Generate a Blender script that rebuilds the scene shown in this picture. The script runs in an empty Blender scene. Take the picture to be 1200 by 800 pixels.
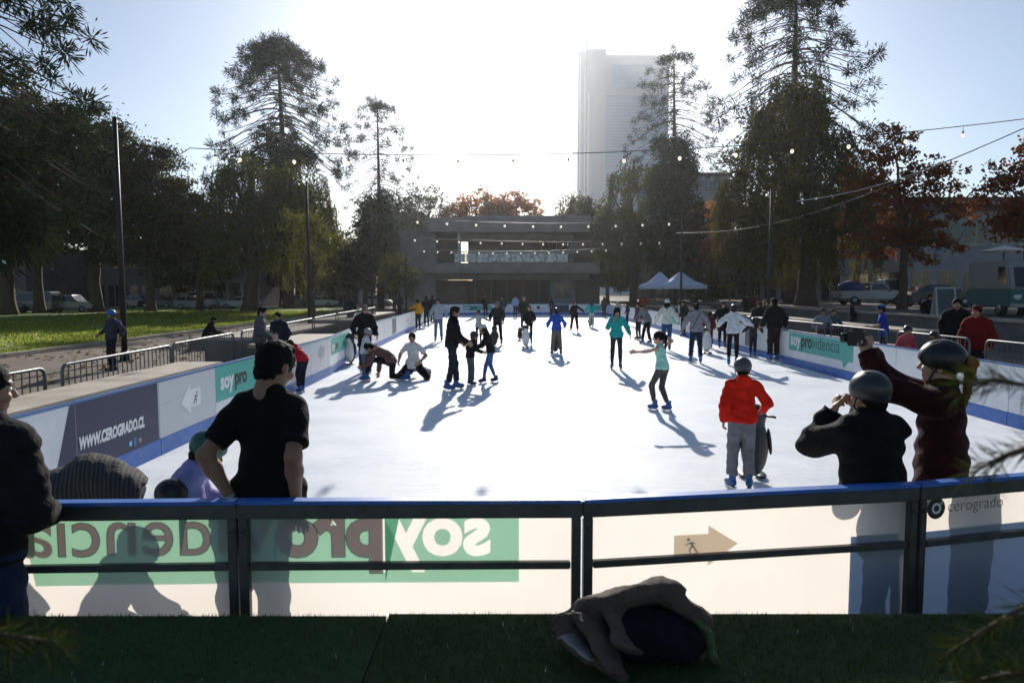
SKY_STRENGTH = .075; SUN_STRENGTH = 4.2; EXPOSURE = .52; HAZE = .0002
import bpy, bmesh, math, random
import numpy as np
from mathutils import Vector, Matrix
random.seed(7); RNG = np.random.default_rng(11)
PI = math.pi; R = math.radians
SC = bpy.context.scene
COL = SC.collection

# ------------------------------------------------------------------ camera
CAMZ = 2.0; FPX = 800.0; PITCH = math.atan(59/800)
def ray(px, py):
    x = (px-600)/FPX; v = (400-py)/FPX
    c, s = math.cos(PITCH), math.sin(PITCH)
    return Vector((x, c+v*s, -s+v*c))
def G(px, py, z=0.0):
    d = ray(px, py); t = (z-CAMZ)/d.z
    return Vector((d.x*t, d.y*t, z))
def AT(px, py, Y):
    d = ray(px, py); t = Y/d.y
    return Vector((d.x*t, Y, CAMZ+d.z*t))

# ------------------------------------------------------------------ scene objects
def tag(o, label=None, cat=None, group=None, kind=None):
    if label: o['label'] = label
    if cat: o['category'] = cat
    if group: o['group'] = group
    if kind: o['kind'] = kind
    return o
def thing(name, label, cat, loc=(0,0,0), rz=0, group=None):
    o = bpy.data.objects.new(name, None); COL.objects.link(o)
    o.location = loc; o.rotation_euler = (0,0,rz); o.empty_display_size = .2
    return tag(o, label, cat, group)
def link(name, me, parent=None):
    o = bpy.data.objects.new(name, me); COL.objects.link(o)
    if parent is not None: o.parent = parent
    return o
def children_of(o): return list(o.children)
def dup(root, loc=None, rz=None, label=None, group=None):
    def cp(o, par):
        c = o.copy(); COL.objects.link(c)
        if par is not None: c.parent = par
        for ch in children_of(o): cp(ch, c)
        return c
    r = cp(root, None)
    if loc is not None: r.location = loc
    if rz is not None: r.rotation_euler = (0,0,rz)
    if label: r['label'] = label
    if group: r['group'] = group
    return r

# ------------------------------------------------------------------ materials
MATS = {}
def newmat(name):
    m = bpy.data.materials.new(name); m.use_nodes = True
    nt = m.node_tree; nt.nodes.clear()
    out = nt.nodes.new('ShaderNodeOutputMaterial')
    return m, nt, out
def hexlin(h):
    h = h.lstrip('#'); r = [int(h[i:i+2],16)/255 for i in (0,2,4)]
    return tuple(c/12.92 if c <= .04045 else ((c+.055)/1.055)**2.4 for c in r)
def pbr(name, col, rough=.7, metal=0, noise=0.0, nscale=8.0, bump=0.0, bscale=60.0, spec=.5, coords='Object', col2=None, detail=4):
    key = ('pbr', name)
    if key in MATS: return MATS[key]
    if isinstance(col, str): col = hexlin(col)
    m, nt, out = newmat(name); N = nt.nodes; L = nt.links
    b = N.new('ShaderNodeBsdfPrincipled'); L.new(b.outputs[0], out.inputs[0])
    b.inputs['Base Color'].default_value = (*col,1); b.inputs['Roughness'].default_value = rough
    b.inputs['Metallic'].default_value = metal; b.inputs['Specular IOR Level'].default_value = spec
    if noise or bump or col2:
        tc = N.new('ShaderNodeTexCoord')
    if noise or col2:
        n = N.new('ShaderNodeTexNoise'); n.inputs['Scale'].default_value = nscale; n.inputs['Detail'].default_value = detail
        L.new(tc.outputs[coords], n.inputs['Vector'])
        rp = N.new('ShaderNodeValToRGB'); L.new(n.outputs['Fac'], rp.inputs[0])
        rp.color_ramp.elements[0].position = .3; rp.color_ramp.elements[1].position = .7
        c2 = col2 if col2 else tuple(min(1,c*(1+noise)) for c in col)
        c1 = col if col2 else tuple(c*(1-noise) for c in col)
        rp.color_ramp.elements[0].color = (*c1,1); rp.color_ramp.elements[1].color = (*c2,1)
        L.new(rp.outputs[0], b.inputs['Base Color'])
    if bump:
        n2 = N.new('ShaderNodeTexNoise'); n2.inputs['Scale'].default_value = bscale; n2.inputs['Detail'].default_value = 3
        L.new(tc.outputs[coords], n2.inputs['Vector'])
        bp = N.new('ShaderNodeBump'); bp.inputs['Strength'].default_value = bump; bp.inputs['Distance'].default_value = .02
        L.new(n2.outputs['Fac'], bp.inputs['Height']); L.new(bp.outputs[0], b.inputs['Normal'])
    MATS[key] = m
    return m
def cloth(col):
    return pbr('cloth_'+str(col), col, .92, noise=.24, nscale=11, bump=.5, bscale=38, spec=.2)
def scuffs(m, amount=.35, col=(.10,.10,.11), scale=(2.2,2.2,14), thr=.66):
    """rub marks and grime worked into a painted or printed face"""
    nt = m.node_tree; N = nt.nodes; L = nt.links
    b = next(n for n in N if n.type == 'BSDF_PRINCIPLED'); inp = b.inputs['Base Color']
    tc = N.new('ShaderNodeTexCoord'); mp = N.new('ShaderNodeMapping'); mp.inputs['Scale'].default_value = scale; mp.inputs['Rotation'].default_value = (.5,.2,.3); L.new(tc.outputs['Object'], mp.inputs['Vector'])
    n = N.new('ShaderNodeTexNoise'); n.inputs['Scale'].default_value = 1.6; n.inputs['Detail'].default_value = 10; n.inputs['Roughness'].default_value = .7; L.new(mp.outputs[0], n.inputs['Vector'])
    r = N.new('ShaderNodeMapRange'); r.inputs[1].default_value = thr-.08; r.inputs[2].default_value = thr+.05; r.inputs[4].default_value = amount; L.new(n.outputs['Fac'], r.inputs[0])
    mx = N.new('ShaderNodeMixRGB'); mx.inputs[2].default_value = (*col,1); L.new(r.outputs[0], mx.inputs[0])
    if inp.is_linked: L.new(inp.links[0].from_socket, mx.inputs[1])
    else: mx.inputs[1].default_value = inp.default_value
    L.new(mx.outputs[0], inp); return m
def leafmat(name, cols, trans=.45, rough=.6):
    """diffuse + translucent leaf, hue varied leaf by leaf"""
    key = ('leaf', name)
    if key in MATS: return MATS[key]
    m, nt, out = newmat(name); N = nt.nodes; L = nt.links
    g = N.new('ShaderNodeNewGeometry'); rp = N.new('ShaderNodeValToRGB')
    L.new(g.outputs['Random Per Island'], rp.inputs[0])
    el = rp.color_ramp.elements
    for i, c in enumerate(cols):
        p = i/(len(cols)-1)
        e = el[0] if i == 0 else (el[1] if i == len(cols)-1 else el.new(p))
        e.position = p; e.color = (*c,1)
    d = N.new('ShaderNodeBsdfDiffuse'); t = N.new('ShaderNodeBsdfTranslucent'); mx = N.new('ShaderNodeMixShader')
    mx.inputs[0].default_value = trans
    L.new(rp.outputs[0], d.inputs[0]); L.new(rp.outputs[0], t.inputs[0])
    L.new(d.outputs[0], mx.inputs[1]); L.new(t.outputs[0], mx.inputs[2])
    L.new(mx.outputs[0], out.inputs[0])
    MATS[key] = m
    return m
def film(name, col, tint, fac):
    """printed foil on the boards: a coloured diffuse face that lets tinted light through"""
    key = ('film', name)
    if key in MATS: return MATS[key]
    m, nt, out = newmat(name); N = nt.nodes; L = nt.links
    d = N.new('ShaderNodeBsdfDiffuse'); d.inputs[0].default_value = (*col,1)
    t = N.new('ShaderNodeBsdfTransparent'); t.inputs[0].default_value = (*tint,1)
    mx = N.new('ShaderNodeMixShader'); mx.inputs[0].default_value = fac
    L.new(d.outputs[0], mx.inputs[1]); L.new(t.outputs[0], mx.inputs[2]); L.new(mx.outputs[0], out.inputs[0])
    MATS[key] = m
    return m

# ------------------------------------------------------------------ mesh building
def mesh_np(name, V, F, mats, midx=None, smooth=False):
    """V (n,3); F (m,k) with a fixed k, or list of faces"""
    me = bpy.data.meshes.new(name)
    V = np.asarray(V, dtype=np.float32)
    if isinstance(F, np.ndarray):
        k = F.shape[1]; m = len(F)
        me.vertices.add(len(V)); me.vertices.foreach_set('co', V.ravel())
        me.loops.add(m*k); me.loops.foreach_set('vertex_index', F.astype(np.int32).ravel())
        me.polygons.add(m)
        me.polygons.foreach_set('loop_start', (np.arange(m)*k).astype(np.int32))
        me.polygons.foreach_set('loop_total', np.full(m, k, dtype=np.int32))
        me.update(calc_edges=True)
    else:
        me.from_pydata(V.tolist(), [], F)
    for mt in (mats if isinstance(mats,(list,tuple)) else [mats]): me.materials.append(mt)
    if midx is not None: me.polygons.foreach_set('material_index', np.asarray(midx, dtype=np.int32))
    if smooth: me.polygons.foreach_set('use_smooth', np.ones(len(me.polygons), dtype=bool))
    me.validate(); me.update()
    return me
class MB:
    """collects boxes, tubes, lathes and prisms, then links them as one mesh object"""
    def __init__(s): s.v = []; s.f = []; s.m = []; s.s = []
    def add(s, vs, fs, mi=0, sm=False):
        o = len(s.v); s.v += [tuple(v) for v in vs]
        for f in fs: s.f.append(tuple(i+o for i in f)); s.m.append(mi); s.s.append(sm)
        return s
    def box(s, lo, hi, mi=0):
        x0,y0,z0 = lo; x1,y1,z1 = hi
        v = [(x0,y0,z0),(x1,y0,z0),(x1,y1,z0),(x0,y1,z0),(x0,y0,z1),(x1,y0,z1),(x1,y1,z1),(x0,y1,z1)]
        return s.add(v, [(3,2,1,0),(4,5,6,7),(0,1,5,4),(1,2,6,5),(2,3,7,6),(3,0,4,7)], mi)
    def obox(s, a, b, w, h, mi=0, up=(0,0,1)):
        """a bar of section w x h from a to b"""
        a = Vector(a); b = Vector(b); d = (b-a).normalized(); u = Vector(up)
        sd = d.cross(u)
        if sd.length < 1e-4: sd = d.cross(Vector((0,1,0)))
        sd.normalize(); u = sd.cross(d).normalized()
        c = [(-w/2,-h/2),(w/2,-h/2),(w/2,h/2),(-w/2,h/2)]
        v = [a+sd*x+u*y for x,y in c]+[b+sd*x+u*y for x,y in c]
        return s.add(v, [(0,1,2,3),(7,6,5,4),(0,4,5,1),(1,5,6,2),(2,6,7,3),(3,7,4,0)], mi)
    def tube(s, pts, rad, n=8, mi=0, caps=True):
        pts = [Vector(p) for p in pts]
        if not isinstance(rad,(list,tuple)): rad = [rad]*len(pts)
        vs = []; fs = []; ref = None
        for i, p in enumerate(pts):
            d = (pts[min(i+1,len(pts)-1)]-pts[max(i-1,0)])
            d = d.normalized() if d.length > 1e-9 else Vector((0,0,1))
            if ref is None:
                ref = Vector((1,0,0)) if abs(d.x) < .8 else Vector((0,1,0))
            a = (ref-d*ref.dot(d))
            a = a.normalized() if a.length > 1e-6 else d.orthogonal().normalized()
            b = d.cross(a); ref = a
            for j in range(n):
                t = 2*PI*j/n; vs.append(p+(a*math.cos(t)+b*math.sin(t))*rad[i])
        for i in range(len(pts)-1):
            for j in range(n):
                k = (j+1)%n; fs.append((i*n+j, i*n+k, (i+1)*n+k, (i+1)*n+j))
        if caps:
            fs.append(tuple(range(n-1,-1,-1))); fs.append(tuple((len(pts)-1)*n+j for j in range(n)))
        return s.add(vs, fs, mi, True)
    def lathe(s, prof, c=(0,0,0), n=16, mi=0, axis='z'):
        vs = []; fs = []
        for r,z in prof:
            for j in range(n):
                t = 2*PI*j/n
                p = (r*math.cos(t), r*math.sin(t), z)
                if axis == 'x': p = (p[2], p[0], p[1])
                if axis == 'y': p = (p[1], p[2], p[0])
                vs.append((c[0]+p[0], c[1]+p[1], c[2]+p[2]))
        for i in range(len(prof)-1):
            for j in range(n):
                k = (j+1)%n; fs.append((i*n+j, i*n+k, (i+1)*n+k, (i+1)*n+j))
        fs.append(tuple(range(n-1,-1,-1))); fs.append(tuple((len(prof)-1)*n+j for j in range(n)))
        return s.add(vs, fs, mi, True)
    def prism(s, poly, lo, hi, axis='x', mi=0):
        """a 2-D outline pushed from lo to hi along an axis; outline is (y,z), (x,z) or (x,y)"""
        n = len(poly)
        def p3(q, t): return {'x':(t,q[0],q[1]),'y':(q[0],t,q[1]),'z':(q[0],q[1],t)}[axis]
        vs = [p3(q,lo) for q in poly]+[p3(q,hi) for q in poly]
        fs = [tuple(range(n-1,-1,-1)), tuple(range(n,2*n))]+[(i,(i+1)%n,n+(i+1)%n,n+i) for i in range(n)]
        return s.add(vs, fs, mi)
    def build(s, name, mats, parent=None, bevel=0.0, recalc=True):
        me = bpy.data.meshes.new(name); me.from_pydata(s.v, [], s.f)
        for mt in (mats if isinstance(mats,(list,tuple)) else [mats]): me.materials.append(mt)
        me.polygons.foreach_set('material_index', s.m); me.polygons.foreach_set('use_smooth', s.s)
        if recalc:
            bm = bmesh.new(); bm.from_mesh(me); bmesh.ops.recalc_face_normals(bm, faces=bm.faces[:])
            if bevel: bmesh.ops.bevel(bm, geom=bm.edges[:], offset=bevel, segments=2, affect='EDGES', clamp_overlap=True)
            bm.to_mesh(me); bm.free()
        me.update()
        return link(name, me, parent)

# ------------------------------------------------------------------ implicit surfaces (bodies, clothes, helmets)
def cap(a, b, ra, rb=None, fl=1.0, n=None, fe=False, fs=False, k=None):
    """tapered limb; fl flattens it along n; fe / fs cut it flat at the end / start"""
    return dict(t='c', a=np.array(a,float), b=np.array(b,float), ra=ra, rb=ra if rb is None else rb, fl=fl, n=None if n is None else np.array(n,float), fe=fe, fs=fs, k=k)
def ell(c, r, M=None, k=None, sub=False):
    return dict(t='e', c=np.array(c,float), r=np.array(r,float), M=None if M is None else np.array(M,float), k=k, sub=sub)
def half(p, n, k=.0):
    """keep the side where (x-p).n < 0"""
    return dict(t='h', p=np.array(p,float), n=np.array(n,float)/np.linalg.norm(n), k=k)
def sdf_arrays(prims, res, k=.03, noise=None, pad=.03):
    lo = np.full(3, 1e9); hi = np.full(3,-1e9)
    for p in prims:
        if p['t'] == 'c':
            m = max(p['ra'],p['rb'])
            lo = np.minimum(lo, np.minimum(p['a'],p['b'])-m); hi = np.maximum(hi, np.maximum(p['a'],p['b'])+m)
        elif p['t'] == 'e' and not p['sub']:
            m = p['r'].max() if p['M'] is not None else p['r']
            lo = np.minimum(lo, p['c']-m); hi = np.maximum(hi, p['c']+m)
    lo -= pad+res*2; hi += pad+res*2
    n = np.ceil((hi-lo)/res).astype(int)+1
    ax = [lo[i]+np.arange(n[i])*res for i in range(3)]
    F = np.full(n, .12, dtype=np.float32)
    for p in prims:
        kk = p['k'] if p.get('k') is not None else k
        mg = .07+kk
        if p['t'] == 'h':
            d = ((ax[0][:,None,None]-p['p'][0])*p['n'][0]+(ax[1][None,:,None]-p['p'][1])*p['n'][1]+(ax[2][None,None,:]-p['p'][2])*p['n'][2]).astype(np.float32)
            F = np.maximum(F, d); continue
        if p['t'] == 'c':
            m = max(p['ra'],p['rb'])+mg; bl = np.minimum(p['a'],p['b'])-m; bh = np.maximum(p['a'],p['b'])+m
        else:
            m = (p['r'].max() if p['M'] is not None else p['r'])+mg; bl = p['c']-m; bh = p['c']+m
        sl = []
        for i in range(3):
            i0 = max(0, int((bl[i]-lo[i])/res)); i1 = min(n[i], int((bh[i]-lo[i])/res)+2)
            sl.append(slice(i0, max(i0+1,i1)))
        x = ax[0][sl[0]][:,None,None]; y = ax[1][sl[1]][None,:,None]; z = ax[2][sl[2]][None,None,:]
        if p['t'] == 'c':
            ab = p['b']-p['a']; L2 = max(ab@ab, 1e-12)
            dx = x-p['a'][0]; dy = y-p['a'][1]; dz = z-p['a'][2]
            tt = (dx*ab[0]+dy*ab[1]+dz*ab[2])/L2
            t = np.clip(tt, 0, 1)
            dx = dx-t*ab[0]; dy = dy-t*ab[1]; dz = dz-t*ab[2]
            q = dx*dx+dy*dy+dz*dz
            if p['n'] is not None and p['fl'] != 1:
                w = dx*p['n'][0]+dy*p['n'][1]+dz*p['n'][2]
                q = q+w*w*(1/p['fl']**2-1)
            d = np.sqrt(q)-(p['ra']+t*(p['rb']-p['ra']))
            L = math.sqrt(L2)
            if p['fe']: d = np.maximum(d, (tt-1)*L)
            if p['fs']: d = np.maximum(d, -tt*L)
        else:
            dx = x-p['c'][0]; dy = y-p['c'][1]; dz = z-p['c'][2]
            if p['M'] is not None:
                M = p['M']
                dx, dy, dz = (dx*M[0,0]+dy*M[1,0]+dz*M[2,0], dx*M[0,1]+dy*M[1,1]+dz*M[2,1], dx*M[0,2]+dy*M[1,2]+dz*M[2,2])
            r = p['r']
            k0 = np.sqrt((dx/r[0])**2+(dy/r[1])**2+(dz/r[2])**2)
            k1 = np.sqrt((dx/r[0]**2)**2+(dy/r[1]**2)**2+(dz/r[2]**2)**2)
            d = k0*(k0-1)/np.maximum(k1,1e-6)
        sl = tuple(sl); f = F[sl]
        if p.get('sub'):
            F[sl] = np.maximum(f, -d); continue
        if kk > 0:
            h = np.clip(.5+.5*(f-d)/kk, 0, 1)
            F[sl] = f*(1-h)+d*h-kk*h*(1-h)
        else: F[sl] = np.minimum(f, d)
    if noise is not None:
        F = F+noise(ax[0][:,None,None], ax[1][None,:,None], ax[2][None,None,:]).astype(np.float32)
    # keep the border outside
    for a_ in range(3):
        s0 = [slice(None)]*3; s0[a_] = 0; F[tuple(s0)] = np.maximum(F[tuple(s0)], .01)
        s0[a_] = -1; F[tuple(s0)] = np.maximum(F[tuple(s0)], .01)
    return surface_net(F, lo, res)
def surface_net(F, lo, res):
    I = F < 0
    nx, ny, nz = F.shape
    c = np.zeros((nx-1,ny-1,nz-1), dtype=np.int8)
    for i in (0,1):
        for j in (0,1):
            for k in (0,1): c += I[i:nx-1+i, j:ny-1+j, k:nz-1+k]
    act = (c > 0)&(c < 8)
    idx = np.argwhere(act)
    if len(idx) == 0: return np.zeros((0,3)), np.zeros((0,4),int)
    vid = np.full(act.shape, -1, dtype=np.int64); vid[act] = np.arange(len(idx))
    acc = np.zeros((len(idx),3)); cnt = np.zeros(len(idx))
    cor = [(0,0,0),(1,0,0),(0,1,0),(1,1,0),(0,0,1),(1,0,1),(0,1,1),(1,1,1)]
    vals = [F[idx[:,0]+a, idx[:,1]+b, idx[:,2]+cc] for a,b,cc in cor]
    for e0,e1 in ((0,1),(2,3),(4,5),(6,7),(0,2),(1,3),(4,6),(5,7),(0,4),(1,5),(2,6),(3,7)):
        v0, v1 = vals[e0], vals[e1]; m = (v0 < 0) != (v1 < 0)
        t = np.where(m, v0/np.where(np.abs(v0-v1) < 1e-9, 1, v0-v1), 0)
        p = np.array(cor[e0])[None,:]+t[:,None]*(np.array(cor[e1])-np.array(cor[e0]))[None,:]
        acc += np.where(m[:,None], p, 0); cnt += m
    V = lo+(idx+acc/cnt[:,None])*res
    Q = []
    for a_ in range(3):
        s0 = [slice(None)]*3; s1 = [slice(None)]*3; s0[a_] = slice(0,-1); s1[a_] = slice(1,None)
        d = I[tuple(s0)].astype(np.int8)-I[tuple(s1)].astype(np.int8)
        for sg in (1,-1):
            e = np.argwhere(d == sg)
            b_, c_ = [(1,2),(2,0),(0,1)][a_]
            ok = (e[:,b_] > 0)&(e[:,c_] > 0)&(e[:,b_] < F.shape[b_]-1)&(e[:,c_] < F.shape[c_]-1)
            e = e[ok]
            def at(db, dc):
                q = e.copy(); q[:,b_] += db; q[:,c_] += dc
                return vid[q[:,0],q[:,1],q[:,2]]
            q = np.stack([at(-1,-1), at(0,-1), at(0,0), at(-1,0)], 1)
            if sg == -1: q = q[:,::-1]
            Q.append(q)
    Q = np.concatenate(Q); Q = Q[(Q >= 0).all(1)]
    return V, Q
def sdf_obj(name, prims, res, mat, parent=None, k=.03, noise=None):
    V, Q = sdf_arrays(prims, res, k, noise)
    return link(name, mesh_np(name, V, Q, mat, smooth=True), parent)

# ------------------------------------------------------------------ lettering
def text_mesh_data(body, size, offset=0.0, shear=0.0, spacing=1.0, hole_rect=None, xscale=1.0):
    """flat lettering as (verts, faces) in its own plane; hole_rect makes the sheet AROUND the letters"""
    cu = bpy.data.curves.new('lettering','FONT'); cu.body = body; cu.size = size; cu.offset = offset
    cu.shear = shear; cu.space_character = spacing; cu.resolution_u = 4
    ob = bpy.data.objects.new('lettering', cu); COL.objects.link(ob)
    bpy.context.view_layer.update()
    if hole_rect is not None:
        for o in bpy.context.selected_objects: o.select_set(False)
        ob.select_set(True); bpy.context.view_layer.objects.active = ob
        bpy.ops.object.convert(target='CURVE')
        ob = bpy.context.view_layer.objects.active; c = ob.data
        x0,y0,x1,y1 = hole_rect
        sp = c.splines.new('POLY'); sp.points.add(3)
        for p, q in zip(sp.points, ((x0,y0),(x1,y0),(x1,y1),(x0,y1))): p.co = (q[0],q[1],0,1)
        sp.use_cyclic_u = True
        c.dimensions = '2D'; c.fill_mode = 'BOTH'; c.offset = -offset
        bpy.context.view_layer.update()
    dg = bpy.context.evaluated_depsgraph_get()
    me = bpy.data.meshes.new_from_object(ob.evaluated_get(dg))
    V = [(v.co.x*xscale, v.co.y) for v in me.vertices]
    if hole_rect is not None:      # the sheet's own rim keeps its exact size
        def snap(q, a, b): return a if abs(q-a) < abs(offset)*1.5+.001 else b if abs(q-b) < abs(offset)*1.5+.001 else q
        V = [(snap(p[0],hole_rect[0],hole_rect[2]), snap(p[1],hole_rect[1],hole_rect[3])) for p in V]
    F = [tuple(p.vertices) for p in me.polygons]
    bpy.data.meshes.remove(me); d = ob.data; bpy.data.objects.remove(ob); bpy.data.curves.remove(d)
    return V, F
def flat(VF, o, ux, uy, off=(0,0,0)):
    """puts flat lettering on a board: origin o, across ux, up uy"""
    V, F = VF; o = Vector(o)+Vector(off); ux = Vector(ux); uy = Vector(uy)
    return [o+ux*a+uy*b for a,b in V], F
# ------------------------------------------------------------------ people
def rotx(a): c,s = math.cos(a),math.sin(a); return np.array([[1,0,0],[0,c,-s],[0,s,c]])
def roty(a): c,s = math.cos(a),math.sin(a); return np.array([[c,0,s],[0,1,0],[-s,0,c]])
def rotz(a): c,s = math.cos(a),math.sin(a); return np.array([[c,-s,0],[s,c,0],[0,0,1]])
def nrm(v): v = np.asarray(v,float); return v/max(np.linalg.norm(v),1e-9)
def ik(a, t, l1, l2, pole):
    a = np.asarray(a,float); t = np.asarray(t,float); d = t-a; D = np.linalg.norm(d); u = nrm(d)
    Dm = min(D, .998*(l1+l2)); t = a+u*Dm
    x = (l1*l1-l2*l2+Dm*Dm)/(2*Dm); h = math.sqrt(max(l1*l1-x*x, 0))
    p = np.asarray(pole,float); p = nrm(p-u*(p@u))
    return a+u*x+p*h, t
_C = {}
def hand_arrays(pose, res):
    key = ('hand', pose, res)
    if key in _C: return _C[key]
    c1, c2 = {'relax':(18,42),'grip':(55,75),'flat':(6,10),'drape':(20,45)}[pose]
    P = [cap((0,0,.03),(0,0,-.01),.026,.029,.72,(1,0,0),k=.012), cap((0,0,-.01),(0,.001,-.075),.030,.036,.40,(1,0,0),k=.012)]
    for y, ln, dc in ((.030,.072,0),(.010,.082,4),(-.011,.075,8),(-.030,.058,13)):
        a = np.array((0,y,-.075)); a1 = R(c1+dc); a2 = R(c1+c2+dc)
        b = a+np.array((-math.sin(a1), y*.22/.08*.5, -math.cos(a1)))*ln*.52
        c = b+np.array((-math.sin(a2), y*.1, -math.cos(a2)))*ln*.5
        P += [cap(a,b,.0098,.0088,k=.004), cap(b,c,.0088,.0068,k=.004)]
    P += [cap((0,.018,-.012),(-.012,.048,-.045),.016,.0125,k=.008), cap((-.012,.048,-.045),(-.024,.058,-.082),.0118,.0085,k=.004)]
    _C[key] = sdf_arrays(P, res, .01, pad=.01)
    return _C[key]
def head_arrays(res):
    key = ('head', res)
    if key in _C: return _C[key]
    P = [ell((0,-.012,.032),(.075,.096,.090)), ell((0,.012,-.035),(.060,.070,.075)), ell((0,.048,-.088),(.030,.032,.028)),
         cap((0,-.035,-.05),(0,-.04,-.15),.050,.049)]
    for sx in (-1,1):
        P += [ell((sx*.031,.098,.008),(.018,.014,.012),sub=True), ell((sx*.076,-.012,-.006),(.011,.021,.033),k=.008), ell((sx*.036,.062,-.025),(.025,.026,.022),k=.02),
              cap((sx*.012,.088,.030),(sx*.050,.074,.030),.009,.007,k=.012)]
    P += [cap((0,.082,.018),(0,.104,-.020),.009,.013,k=.012), ell((0,.098,-.022),(.018,.012,.010),k=.008)]
    P += [cap((-.020,.076,-.052),(.020,.076,-.052),.0075,k=.004), cap((-.016,.076,-.063),(.016,.076,-.063),.008,k=.004)]
    V, Q = sdf_arrays(P, res, .022, pad=.01)
    c = V[Q].mean(1); mi = np.zeros(len(Q), int)
    mi[(np.abs(c[:,0]) < .026)&(np.abs(c[:,2]+.057) < .012)&(c[:,1] > .070)] = 1          # lips
    mi[(np.abs(np.abs(c[:,0])-.032) < .022)&(np.abs(c[:,2]-.034) < .0065)&(c[:,1] > .05)] = 2   # brows
    VV = [V]; QQ = [Q]; MM = [mi]; off = len(V)
    for sx in (-1,1):                                                                     # eyeballs: white, iris
        for r, yy, m in ((.0125,.0745,3),(.0065,.0815,4)):
            v, f = uvs(r, 8, 6); v = v*np.array((1.15 if m == 3 else 1,1,.8))+np.array((sx*.031,yy,.008))
            VV.append(v); QQ.append(f+off); MM.append(np.full(len(f),m)); off += len(v)
    _C[key] = (np.concatenate(VV), np.concatenate(QQ), np.concatenate(MM))
    return _C[key]
def uvs(r, n=10, m=7):
    v = []; f = []
    for i in range(m+1):
        a = PI*i/m
        for j in range(n):
            t = 2*PI*j/n; v.append((r*math.sin(a)*math.cos(t), r*math.sin(a)*math.sin(t), r*math.cos(a)))
    for i in range(m):
        for j in range(n): f.append((i*n+j, (i+1)*n+j, (i+1)*n+(j+1)%n, i*n+(j+1)%n))
    return np.array(v), np.array(f)
def hair_arrays(kind, res):
    key = ('hair', kind, res)
    if key in _C: return _C[key]
    amp = {'short':.006,'buzz':.001,'curly':.016}.get(kind, .005)
    fr = {'curly':95}.get(kind, 130)
    o = {'buzz':.004,'short':.010,'curly':.030}.get(kind, .014)
    P = [ell((0,-.014,.036),(.075+o,.094+o,.089+o))]
    if kind == 'short': P += [ell((0,.05,.105),(.05,.035,.025)), ell((0,-.058,-.040),(.062,.050,.055),k=.03)]
    P += [ell((0,.125,-.035),(.095,.085,.098),sub=True), ell((0,.045,-.13),(.12,.10,.085),sub=True)]
    if kind in ('short','buzz'): P += [half((0,-.02,-.078),(0,.25,-1)), ell((0,.062,-.07),(.2,.075,.06),sub=True)]
    if kind == 'long':
        P += [cap((sx*.055,-.03,.02),(sx*.075,-.055,-.24),.042,.030,k=.03) for sx in (-1,1)]+[cap((0,-.07,.02),(0,-.10,-.30),.065,.05,.6,(0,1,0),k=.03)]
    if kind == 'front':        # long hair falling to the front of the shoulders too
        P += [cap((sx*.062,-.01,.02),(sx*.085,.02,-.26),.036,.024,k=.03) for sx in (-1,1)]+[cap((0,-.07,.02),(0,-.09,-.22),.065,.05,.6,(0,1,0),k=.03)]
    if kind == 'pony': P += [cap((0,-.10,.06),(0,-.15,.03),.028,.032,k=.015), cap((0,-.15,.03),(0,-.135,-.22),.034,.014,k=.015)]
    if kind == 'bun': P += [ell((0,-.115,.075),(.045,.04,.042),k=.012)]
    if kind == 'bob': P += [cap((sx*.06,-.025,.02),(sx*.07,-.03,-.10),.036,.034,k=.03) for sx in (-1,1)]+[cap((0,-.07,.02),(0,-.08,-.11),.06,.055,.7,(0,1,0),k=.03)]
    def nz(x,y,z): return amp*(np.sin(fr*x+3*np.sin(40*z))*np.sin(fr*.8*y+2*np.sin(33*x))*np.sin(fr*(.25 if kind not in ('curly','short') else .9)*z+1))
    _C[key] = sdf_arrays(P, res, .02, noise=nz, pad=.03)
    return _C[key]
def helmet_arrays(res):
    key = ('helmet', res)
    if key in _C: return _C[key]
    P = [ell((0,-.012,.040),(.104,.126,.112)), ell((0,-.012,.025),(.088,.110,.100),sub=True),
         half((0,-.0,-.015),(0,.18,-1)), ]
    P += [ell((0,.13,-.03),(.12,.075,.065),sub=True)]
    for sx in (-1,1):
        for yy in (-.05,.03): P.append(ell((sx*.045,yy,.146),(.010,.026,.02),sub=True))
    _C[key] = sdf_arrays(P, res, .01, pad=.02)
    return _C[key]
def beanie_arrays(res):
    key = ('beanie', res)
    if key in _C: return _C[key]
    P = [ell((0,-.018,.060),(.090,.106,.098)), half((0,0,.012),(0,.25,-1)), cap((0,-.016,.030),(0,-.016,.050),.090,.092,k=.01), ]
    P = [ell((0,-.018,.060),(.090,.106,.098)), ell((0,-.018,.032),(.095,.110,.028),k=.012), half((0,0,.006),(0,.22,-1))]
    def nz(x,y,z): return .0022*np.sin(160*np.arctan2(x,y+.018)/PI)*np.ones_like(z)
    _C[key] = sdf_arrays(P, res, .01, noise=nz, pad=.02)
    return _C[key]
def cap_arrays(res):
    key = ('cap', res)
    if key in _C: return _C[key]
    P = [ell((0,-.014,.050),(.084,.102,.086)), half((0,0,.03),(0,.05,-1)), ell((0,.10,.036),(.066,.075,.010),k=.006)]
    _C[key] = sdf_arrays(P, res, .01, pad=.02)
    return _C[key]
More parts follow.
